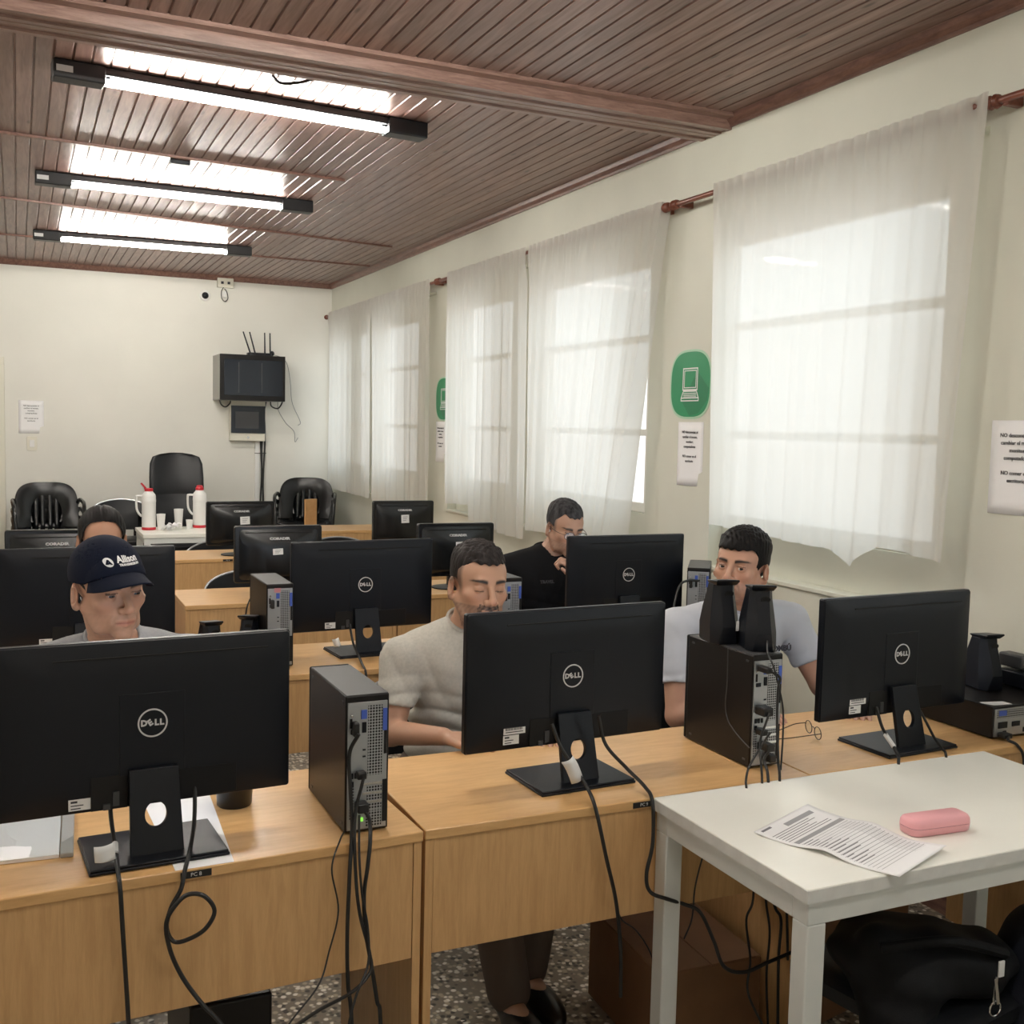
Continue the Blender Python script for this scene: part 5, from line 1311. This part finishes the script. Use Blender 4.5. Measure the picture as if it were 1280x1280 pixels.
        for s_ in ('l', 'r'):
            a, e, w_ = J['sh'+s_], J['el'+s_], J['wr'+s_]
            m = a+(e-a)*(c.get('sleeve', .68) if not c.get('long') else 1)
            A = f_cone(a, m, .064*b, .056*b if not c.get('long') else .05*b); ab = (m-a)/np.linalg.norm(m-a)
            def fs(x, y, z, A=A, m=m, ab=ab):
                pl_ = (x-m[0])*ab[0]+(y-m[1])*ab[1]+(z-m[2])*ab[2]
                return np.maximum(A(x, y, z), pl_) if not c.get('long') else A(x, y, z)
            lo3, hi3 = bounds([a, m], .12); G.put(fs, lo3, hi3, .012)
            if c.get('long'): put_cone(G, e, w_, .05*b, .036, .015)
        # folds
        amp = c.get('fold', .004)
        def wr(x, y, z):
            cx = J['belly']; zz = z-cx[2]
            f = (1-np.abs(np.sin(zz*62+1.6*np.sin(x*11+.6)+1.5*np.sin(y*9)))**.6*1.6)*np.exp(-((zz+.01)/.13)**2)*1.5
            f = f+(.6-np.abs(np.sin(np.abs(x-J['chest'][0])*34-z*30+1.2*np.sin(z*14)))**.7)*np.exp(-((z-J['chest'][2]+.01)/.12)**2)*.8+.5*np.sin(x*60-z*30+y*40)*.5
            return f
        G.v += 1.9*amp*wr(*G.P((slice(None),)*3))
        # neck opening
        nb = J['neck']; fwd = R @ np.array((0, -1, 0)); hd = nk-nb; hd = hd/np.linalg.norm(hd)
        tilt = np.array((0, -.46, 1.0)); tilt /= np.linalg.norm(tilt); p0 = nb+np.array((0, -.01, .048))
        def cutf(x, y, z): return (x-p0[0])*tilt[0]+(y-p0[1])*tilt[1]+(z-p0[2])*tilt[2]
        A = f_cone(nb+np.array((0, .0, -.1)), nk+np.array((0, 0, .0)), .068*b**.5, .066*b**.5)
        lo3, hi3 = bounds([nb, nk], .13)
        G.put(lambda x, y, z: np.maximum(A(x, y, z), -cutf(x, y, z)-.018), lo3, hi3, .004, 'sub')
        pz = J['pelvis'][2]-.06
        G.put(lambda x, y, z: (pz-z)+0*x+0*y, (-9, -9, -9), (9, 9, 9), op='and')
        V2, Q2 = G.mesh(); so = mesh_obj('shirt', V2, Q2, M[c['m']], t)
        # ribbed collar
        rr = .066*b**.5; pts = []
        ax_ = hd; u_ = np.cross(ax_, (0, 1, 0)); u_ /= np.linalg.norm(u_); w2 = np.cross(ax_, u_)
        for a in np.linspace(0, 2*PI, 28, endpoint=False):
            p = nb+(u_*math.cos(a)+w2*math.sin(a))*rr*1.0
            s0_ = -((p-p0) @ tilt+.018)/(hd @ tilt); pts.append(tuple(p+hd*s0_))
        build('collar', MB().tube(pts, .006, 8, smooth=False, closed=True), M[c['m']], so, angle=80)
        if c.get('print'): 
            tx, pos, sz, pm, ry_ = c['print']; p = L(pos)
            build('shirt_print', text_mb(tx, sz, Matrix.Translation(p) @ Matrix.Rotation(ry_, 4, 'Z') @ Matrix.Rotation(PI/2-.12, 4, 'X'), bold=.0008, depth=.0012), M[pm], so, smooth=False)
    # trousers and shoes
    if P.get('legs', True):
        sf = .014; pts = np.array([J[k] for k in ('pelvis', 'knl', 'knr', 'anl', 'anr')]); lo2 = pts.min(0)-.2; hi2 = pts.max(0)+.2; lo2[2] = .0; hi2[2] = J['pelvis'][2]+.15
        G = Field(axis_pts(lo2[0], hi2[0], sf), axis_pts(lo2[1], hi2[1], sf), axis_pts(lo2[2], hi2[2], sf))
        put_ell(G, J['pelvis'], (.185*b, .135*b, .125), .03)
        for s_ in ('l', 'r'):
            h_, k_, t_ = J['pelvis'], J['kn'+s_], J['an'+s_]; hp = h_+np.array((-.095 if s_ == 'l' else .095, -.02, -.02))
            put_cone(G, hp, k_, .098, .072, .03); put_cone(G, k_, t_, .070, .060, .02)
        G.put(lambda x, y, z: (.045-z)+0*x+0*y, (-9, -9, -9), (9, 9, 9), op='and')
        V2, Q2 = G.mesh(); mesh_obj('trousers', V2, Q2, M[P.get('pants', 'jeans')], t)
        for s_ in ('l', 'r'):
            t_ = J['an'+s_]; G = Field(axis_pts(t_[0]-.08, t_[0]+.08, .008), axis_pts(t_[1]-.26, t_[1]+.1, .008), axis_pts(-.02, .16, .008))
            put_ell(G, t_+np.array((0, .02, -.02)), (.044, .06, .05), .01); put_ell(G, np.array((t_[0], t_[1]-.10, .045)), (.047, .12, .038), .02)
            G.put(lambda x, y, z: (.004-z)+0*x+0*y, (-9, -9, -9), (9, 9, 9), op='and')
            V2, Q2 = G.mesh(); mesh_obj('shoe', V2, Q2, M['shoe'], t)
    hair(P, t, H, R, S, W)
    return t

def hair(P, t, H, R, S, W):
    h_ = P.get('hair'); 
    if not h_: return
    rr = .14*S; st = h_.get('res', .0032); G = Field(axis_pts(H[0]-rr, H[0]+rr, st), axis_pts(H[1]-rr-.02, H[1]+rr+.03, st), axis_pts(H[2]-.16*S, H[2]+.16*S, st))
    X, Y, Z = G.P((slice(None),)*3); X, Y, Z = X-H[0], Y-H[1], Z-H[2]; Ri = R.T
    x, y, z = [(Ri[i][0]*X+Ri[i][1]*Y+Ri[i][2]*Z)/S for i in range(3)]
    def el(c, r):
        k0 = np.sqrt(((x-c[0])/r[0])**2+((y-c[1])/r[1])**2+((z-c[2])/r[2])**2); k1 = np.sqrt(((x-c[0])/r[0]**2)**2+((y-c[1])/r[1]**2)**2+((z-c[2])/r[2]**2)**2)+1e-9
        return k0*(k0-1)/k1
    skull = np.minimum(el((0, .022, .036), (.0745, .096, .083)), el((0, -.028, .030), (.064, .058, .060)))
    skull = np.minimum(skull, skull-.0)
    k = h_['kind']
    u = np.clip((z-.045)/.05, 0, 1)     # 0 sides .. 1 crown
    if k == 'cap':
        G.v = (np.maximum(skull-.0045, np.abs(y*0)) if 0 else (skull-.003)).astype(np.float32)
        keep = np.maximum(np.maximum(z-.02, -(z+.045+np.maximum(0, -.01-y)*2)), -.030-y)   # short hair under the cap
        ear = .026-np.sqrt((y-.012)**2+(z+.010)**2*.7)
        G.v = np.maximum(np.maximum(G.v, keep), ear).astype(np.float32)
        V, Q = G.mesh(); mesh_obj('hair', V, Q, M[h_['m']], t)
        G.v = (skull-.0095-.0*z).astype(np.float32)
        line = .020+.033*np.clip((-y-.02)/.08, 0, 1)-.012*np.clip((y-.02)/.08, 0, 1)
        inner = skull-.0045
        G.v = np.maximum(np.maximum(G.v, -inner), line-z).astype(np.float32)
        V, Q = G.mesh(); cp = mesh_obj('cap', V, Q, M['cap'], t)
        br = MB(); nu, nv = 25, 12
        def bf(a, b):
            th = (a-.5)*2*1.12; rx_, ry_ = .077, .094
            x0, y0 = math.sin(th)*rx_, -math.cos(th)*ry_*1.0+.004
            ln = .080*max(0, math.cos(th*1.40))**.75
            xx = x0*(1+.07*b); yy = y0-.004-ln*b*1.0
            zz = .053-.028*(abs(x0)/.077)**2.0-.012*b-.016*b*(abs(xx)/.08)**2
            return tuple(W((xx, yy, zz)))
        br.grid(nu, nv, bf); build('brim', br, M['cap'], cp, solid=.003, angle=70)
        # stitched emblem and lettering on the front
        T = Matrix.Translation(Vector(W((0, 0, 0)))) @ Matrix(R.tolist()).to_4x4()
        def els(x, y, z, c, r):
            k0 = math.sqrt(((x-c[0])/r[0])**2+((y-c[1])/r[1])**2+((z-c[2])/r[2])**2); k1 = math.sqrt(((x-c[0])/r[0]**2)**2+((y-c[1])/r[1]**2)**2+((z-c[2])/r[2]**2)**2)+1e-9
            return k0*(k0-1)/k1
        def csurf(x, z):
            lo_, hi_ = -.16, 0.0
            for _ in range(26):
                m_ = (lo_+hi_)/2
                d_ = min(els(x, m_, z, (0, .022, .036), (.0745, .096, .083)), els(x, m_, z, (0, -.028, .030), (.064, .058, .060)))-.0095
                if d_ > 0: lo_ = m_
                else: hi_ = m_
            return lo_
        def onc(mb, dx, dz):   # stitched onto the crown
            mb.v = [tuple(W((p[0]+dx, csurf(p[0]+dx, p[1]+dz)-.0004-p[2]*1.5-.0003, p[1]+dz))) for p in mb.v]
            return mb
        tx = MB(); text_mb('Allison', .0200, Matrix.Identity(4), mb=tx, bold=.0006); build('cap_lettering', onc(tx, .014, .083), M['label'], cp, smooth=False)
        tx = MB(); text_mb('TRANSMISSION', .0068, Matrix.Identity(4), mb=tx, bold=.0003, xs=1.12); build('cap_small_lettering', onc(tx, .015, .0715), M['label'], cp, smooth=False)
        tx = MB(); n_ = 24; tx.prism([(.0098*math.cos(2*PI*i/n_), .0098*math.sin(2*PI*i/n_)) for i in range(n_)], -.0002, .0002, 'z'); build('cap_emblem', onc(tx, -.032, .078), M['label'], cp, smooth=False)
        tx = MB(); text_mb('A', .0115, Matrix.Translation((0, 0, .0006)), mb=tx, bold=.0012, xs=1.3); build('cap_emblem_mark', onc(tx, -.032, .078), M['cap'], cp, smooth=False)
        return
    if k == 'long':      # centre parting, pulled back
        part = np.exp(-(x/.004)**2)*.005*(z > .04)
        G.v = (skull-.010+part+.0012*np.sin(x*500)*np.sin(y*60)).astype(np.float32)
        nb_ = np.sqrt((x*.8)**2+(y-.115)**2+(z+.02)**2)-.045
        G.v = np.minimum(G.v, nb_)
        face = ((np.abs(x)/.071)**3.2+(np.abs(z+.035)/.118)**3.2)**(1/3.2)-1
        cut = np.where(y < .0, -face*.05, -1)
        G.v = np.maximum(G.v, cut); G.v = np.maximum(G.v, np.where(y < -.0, -.005-z-.0*y, -1)); G.v = np.maximum(G.v, -.075-z).astype(np.float32)
        V, Q = G.mesh(); mesh_obj('hair', V, Q, M[h_['m']], t); return
    th_top, th_side = h_['top'], h_['side']
    tufts = h_.get('tuft', .0015)*(np.sin(x*230+2*np.sin(y*90))*np.sin(y*190+z*60)+.6*np.sin(x*420+y*310))
    thick = th_side+(th_top-th_side)*u+tufts*u
    fr = np.clip((-y-.02)/.06, 0, 1)
    d = skull-thick-h_.get('front', 0)*fr*u
    hl = h_.get('line', .068)          # hairline height on the forehead
    line = np.where(y < .0, hl*np.clip((-y)/.045, 0, 1)+(-.005)*(1-np.clip((-y)/.045, 0, 1)), -.02-.6*np.clip(y, 0, .06))
    tem = h_.get('temple', .010)*np.exp(-((np.abs(x)-.045)/.014)**2)*(y < -.02)
    line = line+tem+.0025*np.sin(x*260)
    sb_ = np.where((y < .0) & (y > -.034) & (np.abs(x) > .055), .02-(-y)*.2-h_.get('burn', .035), 9)
    line = np.minimum(line, np.where(sb_ < 8, sb_, 9))
    ear = np.where(np.abs(x) > .062, .028-np.sqrt((y-.012)**2+((z+.012)*.95)**2), -1)
    G.v = np.maximum(np.maximum(d, line-z), ear).astype(np.float32)
    V, Q = G.mesh(); mesh_obj('hair', V, Q, M[h_['m']], t)
# ------------------------------------------------------------------ the five people
def seated(cx, y, zc=0, hw=.20, lean=0.0, tw=0):
    """default seated joints around x=cx; y = chest depth"""
    j = dict(pelvis=(cx, y+.10, .545), belly=(cx, y+.07-lean*.3, .70), chest=(cx, y+.02-lean*.7, .885+zc), neck=(cx, y-.005-lean, 1.02+zc),
             shl=(cx-hw, y+.02-lean*.8, .965+zc), shr=(cx+hw, y+.02-lean*.8, .965+zc),
             knl=(cx-.15, y-.36, .50), knr=(cx+.15, y-.36, .50), anl=(cx-.14, y-.34, .10), anr=(cx+.14, y-.34, .10),
             ell=(cx-hw-.03, y-.06, .72), elr=(cx+hw+.03, y-.06, .72), wrl=(cx-.12, y-.28, .79), wrr=(cx+.12, y-.28, .79))
    return j
# man in beige (centre)
j = seated(1.215, 2.93, -.01, .205, .03)
j['ell'] = (.962, 2.89, .725); j['wrl'] = (1.03, 2.650, .772); j['neck'] = (1.20, 2.905, 1.012); j['shl'] = (1.012, 2.94, .925); j['shr'] = (1.40, 2.94, .925)
j['knl'] = (1.13, 2.60, .50); j['knr'] = (1.32, 2.60, .50); j['anl'] = (1.18, 2.52, .10); j['anr'] = (1.28, 2.62, .10)
person('man with dark hair and goatee in a beige t-shirt, eyes lowered, at the centre desk', dict(root=(1.215, 2.95), head=(1.198, 2.825, 1.152), rot=(0, 1, 3), S=1.0, j=j, skin=(.47, .27, .175),
    face=dict(lid=0, jaw=1.02, nose=1.05), stubble=.55, goatee=1.0, fade=.7, brow=(.012, .009, .008), hair=dict(kind='short', m='hair_dark', top=.010, side=.001, front=.004, tuft=.003, line=.066, temple=.004, burn=.0),
    cloth=dict(m='shirt_cream', sleeve=.64, fold=.0050, res=.0065), pants='khaki', handbox=[(1.085, 2.59, .77)],
    hands=[dict(wrist=(1.03, 2.650, .772), knuck=(1.095, 2.605, .768), n=(0, 0, -1), side=-1, curl=(.12, .12, .12, .12)), dict(wrist=(1.335, 2.65, .79), knuck=(1.30, 2.575, .770), n=(0, 0, -1), side=1, curl=(.3, .3, .3, .3))]))
# man in the cap (left)
j = seated(.235, 2.87, 0, .205, .0); j['neck'] = (.225, 2.875, 1.03)
person('man in a navy cap and grey shirt looking down behind the biggest monitor', dict(root=(.235, 2.90), head=(.200, 2.785, 1.187), rot=(20, 3, -2), S=1.0, j=j, skin=(.52, .305, .21),
    face=dict(lid=.32, jaw=.94, nose=1.12, gaze=0, gazep=8), stubble=.18, brow=(.05, .035, .025), hair=dict(kind='cap', m='hair_grey'),
    cloth=dict(m='shirt_grey', sleeve=.66), hands=[dict(wrist=(.115, 2.59, .79), knuck=(.14, 2.51, .775), n=(0, 0, -1), side=-1, curl=(.3, .3, .3, .3)), dict(wrist=(.355, 2.59, .79), knuck=(.33, 2.51, .775), n=(0, 0, -1), side=1, curl=(.3, .3, .3, .3))]))
# man in pale grey (right)
j = seated(2.165, 2.90, .0, .225, .0); j['neck'] = (2.165, 2.90, 1.02); j['ell'] = (1.90, 2.84, .70); j['wrl'] = (2.0, 2.62, .775); j['elr'] = (2.46, 2.82, .76); j['wrr'] = (2.36, 2.56, .79); j['chest'] = (2.165, 2.93, .885)
person('man with short black hair in a pale grey t-shirt peering over the two speakers', dict(root=(2.165, 2.93), head=(2.118, 2.835, 1.172), rot=(-58, -5, 3), S=1.0, j=j, skin=(.50, .285, .195),
    face=dict(lid=.75, jaw=1.0, gaze=22, gazep=0), stubble=.25, goatee=.3, brow=(.012, .009, .008), hair=dict(kind='short', m='hair', top=.019, side=.006, front=.004, tuft=.002, line=.055, temple=.004, burn=.03),
    cloth=dict(m='shirt_blue', sleeve=.62, res=.0065, fold=.004, print=('OMBÚ', (2.262, 2.79, .905), .026, 'print', 0)), handbox=[(2.30, 2.50, .78)],
    hands=[dict(wrist=(2.0, 2.62, .775), knuck=(2.02, 2.54, .770), n=(0, 0, -1), side=-1, curl=(.3, .3, .3, .3)), dict(wrist=(2.36, 2.56, .79), knuck=(2.315, 2.49, .773), n=(0, 0, -1), side=1, curl=(.4, .4, .4, .4))]))
# man in black (second row)
j = seated(2.19, 4.44, .0, .205, .03); j['neck'] = (2.20, 4.42, 1.02); j['elr'] = (2.46, 4.24, .79); j['wrr'] = (2.235, 4.195, .950); j['ell'] = (1.95, 4.33, .73); j['wrl'] = (2.02, 4.14, .79); j['shl'] = (1.985, 4.45, .955)
person('man with greying hair and glasses in a black shirt, fist at his chin', dict(root=(2.19, 4.46), head=(2.262, 4.345, 1.155), rot=(2, 14, 3), S=1.0, j=j, skin=(.43, .25, .17), fine=.0034,
    face=dict(lid=.25, jaw=1.0, gazep=15), stubble=.4, fade=.6, hairc=(.06, .06, .06), brow=(.03, .025, .022), hair=dict(kind='short', m='hair_grey', top=.012, side=.003, front=.003, tuft=.0015, line=.068, temple=.010, burn=.01, res=.004),
    cloth=dict(m='shirt_black', sleeve=.7, fold=.003, res=.006, print=('TRAVEL', (2.16, 4.310, .915), .020, 'faint', 0)), handbox=[(2.195, 4.195, 1.0)],
    hands=[dict(wrist=(2.235, 4.195, .950), knuck=(2.195, 4.200, 1.018), n=(-.80, .45, -.2), side=1, curl=(1.1, 1.1, 1.15, 1.2)), dict(wrist=(2.02, 4.14, .79), knuck=(2.04, 4.06, .775), n=(0, 0, -1), side=-1, curl=(.3, .3, .3, .3))]))
# woman (second row, behind the cap man)
j = seated(.29, 4.44, -.02, .185, .02); j['neck'] = (.29, 4.42, 1.0)
person('woman with dark hair parted in the middle, forehead showing above the navy cap', dict(root=(.29, 4.46), head=(.286, 4.35, 1.140), rot=(0, 6, 0), S=1.02, j=j, skin=(.42, .225, .14), fine=.0038, build=.9,
    face=dict(lid=.3, jaw=.92), brow=(.015, .01, .008), hair=dict(kind='long', m='hair', res=.0038),
    cloth=dict(m='shirt_black', sleeve=.7, fold=.003), hands=[dict(wrist=(.17, 4.16, .79), knuck=(.19, 4.08, .775), n=(0, 0, -1), side=-1, curl=(.3, .3, .3, .3)), dict(wrist=(.41, 4.16, .79), knuck=(.39, 4.08, .775), n=(0, 0, -1), side=1, curl=(.3, .3, .3, .3))]))
# glasses on the man in black
Hb = np.array((2.262, 4.345, 1.155)); Rb = rotm(math.radians(2), math.radians(14), math.radians(3))
t = thing('eyeglasses', 'thin rimmed glasses worn by the man in black', 'eyeglasses', tuple(Hb)); Tm = Matrix(Rb.tolist()).to_4x4()
fr = MB()
for sx in (-.033, .033): fr.tube([(sx+.025*math.cos(a), -.103, -.006+.018*math.sin(a)) for a in [2*PI*k/20 for k in range(20)]], .0015, 6, T=Tm, smooth=False, closed=True)
fr.tube([(-.009, -.103, .0), (0, -.105, .002), (.009, -.103, .0)], .0015, 6, T=Tm)
build('frame', fr, M['gold'], t)
for s in (-1, 1): build('temple', MB().tube([(s*.058, -.102, 0), (s*.076, -.06, 0), (s*.0825, .005, .004)], .0015, 6, T=Tm), M['gold'], t)
ln = MB()
for sx in (-.033, .033): ln.prism([(sx+.0245*math.cos(a), -.006+.0175*math.sin(a)) for a in [2*PI*k/20 for k in range(20)]], -.1035, -.1025, 'y', T=Tm)
build('lenses', ln, M['lens'], t)

# ------------------------------------------------------------------ chair with bags under the white table
def blob(name, prims, m, lo, hi, res, root, ripple=0, parent=None):
    G = Field(axis_pts(lo[0], hi[0], res), axis_pts(lo[1], hi[1], res), axis_pts(lo[2], hi[2], res))
    for p in prims:
        if p[0] == 'e': put_ell(G, np.array(p[1]), p[2], p[3])
        else: put_cone(G, p[1], p[2], p[3], p[4], p[5])
    if ripple:
        x, y, z = G.P((slice(None),)*3); G.v += ripple*(np.sin(x*45+z*30+2*np.sin(y*20))+.6*np.sin(z*90+x*20)).astype(np.float32)
    V, Q = G.mesh(); return mesh_obj(name, V-np.array(root), Q, m, parent)
t = thing('stool', 'low black chair under the white table with bags piled on it', 'chair', (1.87, 1.78, 0), math.radians(10))
def ring(z, w_, d_, r=.05): return [(p[0], p[1], z) for p in rrect(2*w_, 2*d_, r)]
build('seat', MB().loft([ring(.33, .20, .19), ring(.34, .22, .21), ring(.37, .22, .21), ring(.385, .19, .18)]), M['leather'], t, angle=50)
for sx in (-1, 1):
    for sy in (-1, 1): build('leg', MB().tube([(sx*.18, sy*.17, .335), (sx*.22, sy*.21, 0)], .017, 8, smooth=False), M['metaldark'], t)
t = thing('jacket_bag', 'slouching black bag on the low chair under the white table', 'bag', (1.80, 1.75, .386))
blob('body', [('e', (1.78, 1.75, .45), (.15, .15, .075), .04), ('e', (1.90, 1.70, .44), (.14, .12, .065), .04), ('c', (1.68, 1.72, .51), (1.86, 1.66, .455), .035, .045, .05), ('e', (1.71, 1.68, .36), (.07, .09, .11), .05)], M['bag'], (1.45, 1.45, .2), (2.1, 2.0, .62), .009, (1.80, 1.75, .386), .004, t)
build('strap', MB().tube([(-.14, -.07, .13), (-.02, -.14, .155), (.12, -.15, .11), (.19, -.10, .07)], .012, 8), M['bag'], t)
t = thing('backpack', 'dark navy backpack at the right edge below the white table', 'backpack', (2.13, 1.62, 0))
blob('body', [('e', (2.13, 1.62, .28), (.17, .13, .26), .05), ('e', (2.10, 1.51, .20), (.13, .07, .15), .04), ('e', (2.14, 1.63, .46), (.13, .11, .09), .05)], M['navybag'], (1.88, 1.36, .0), (2.40, 1.86, .66), .009, (2.13, 1.62, 0), .002, t)
for k, (r_, z) in enumerate(((.15, .46), (.17, .30))):
    build('zip_line', MB().tube([(-.155, -.05, z-.06), (-.12, -.11, z+.05), (0, -.135 if k else -.125, z+.095), (.12, -.11, z+.05), (.15, -.05, z-.06)], .0045, 6), M['bag'], t)
t = thing('key_bunch', 'small bunch of metal keys hanging from the black bag at the lower right', 'keys', (1.868, 1.560, .475))
build('key_ring', MB().tube([(.016*math.cos(a), 0, -.075+.016*math.sin(a)) for a in [2*PI*k/16 for k in range(16)]], .0018, 6, smooth=False, closed=True), M['chrome'], t)
for k, (dx, an) in enumerate(((0, .1), (-.008, -.2))):
    build('key', MB().box(-.004, .004, -.001, .001, -.06, 0, T=Matrix.Translation((dx, -.004*k, -.005)) @ Matrix.Rotation(an, 4, 'Y')), M['chrome'], t, bevel=.0005)
build('key_tag', MB().box(-.008, .008, -.002, .002, -.035, 0, T=Matrix.Translation((.008, -.003, .03))), M['label'], t, bevel=.001)

# ------------------------------------------------------------------ daylight and colour management
w = bpy.data.worlds.new('daylight'); bpy.context.scene.world = w; w.use_nodes = True; nt = w.node_tree; bg = nt.nodes['Background']
tc = nt.nodes.new('ShaderNodeTexCoord'); sp_ = nt.nodes.new('ShaderNodeSeparateXYZ'); nt.links.new(tc.outputs['Generated'], sp_.inputs[0])
rm = nt.nodes.new('ShaderNodeValToRGB'); nt.links.new(sp_.outputs[2], rm.inputs[0])
e = rm.color_ramp.elements; e[0].position = 0.0; e[0].color = (.64, .62, .62, 1); e[1].position = .25; e[1].color = (.86, .93, 1.0, 1)
nt.links.new(rm.outputs[0], bg.inputs['Color']); bg.inputs['Strength'].default_value = SKY
sc = bpy.context.scene
sc.view_settings.view_transform = 'Standard'; sc.view_settings.look = 'None'; sc.view_settings.gamma = 1; sc.view_settings.use_curve_mapping = False
sc.view_settings.exposure = EXPO
sc.cycles.use_denoising = True; sc.cycles.max_bounces = 8; sc.cycles.transparent_max_bounces = 12; sc.cycles.diffuse_bounces = 5
sc.cycles.sample_clamp_indirect = 6
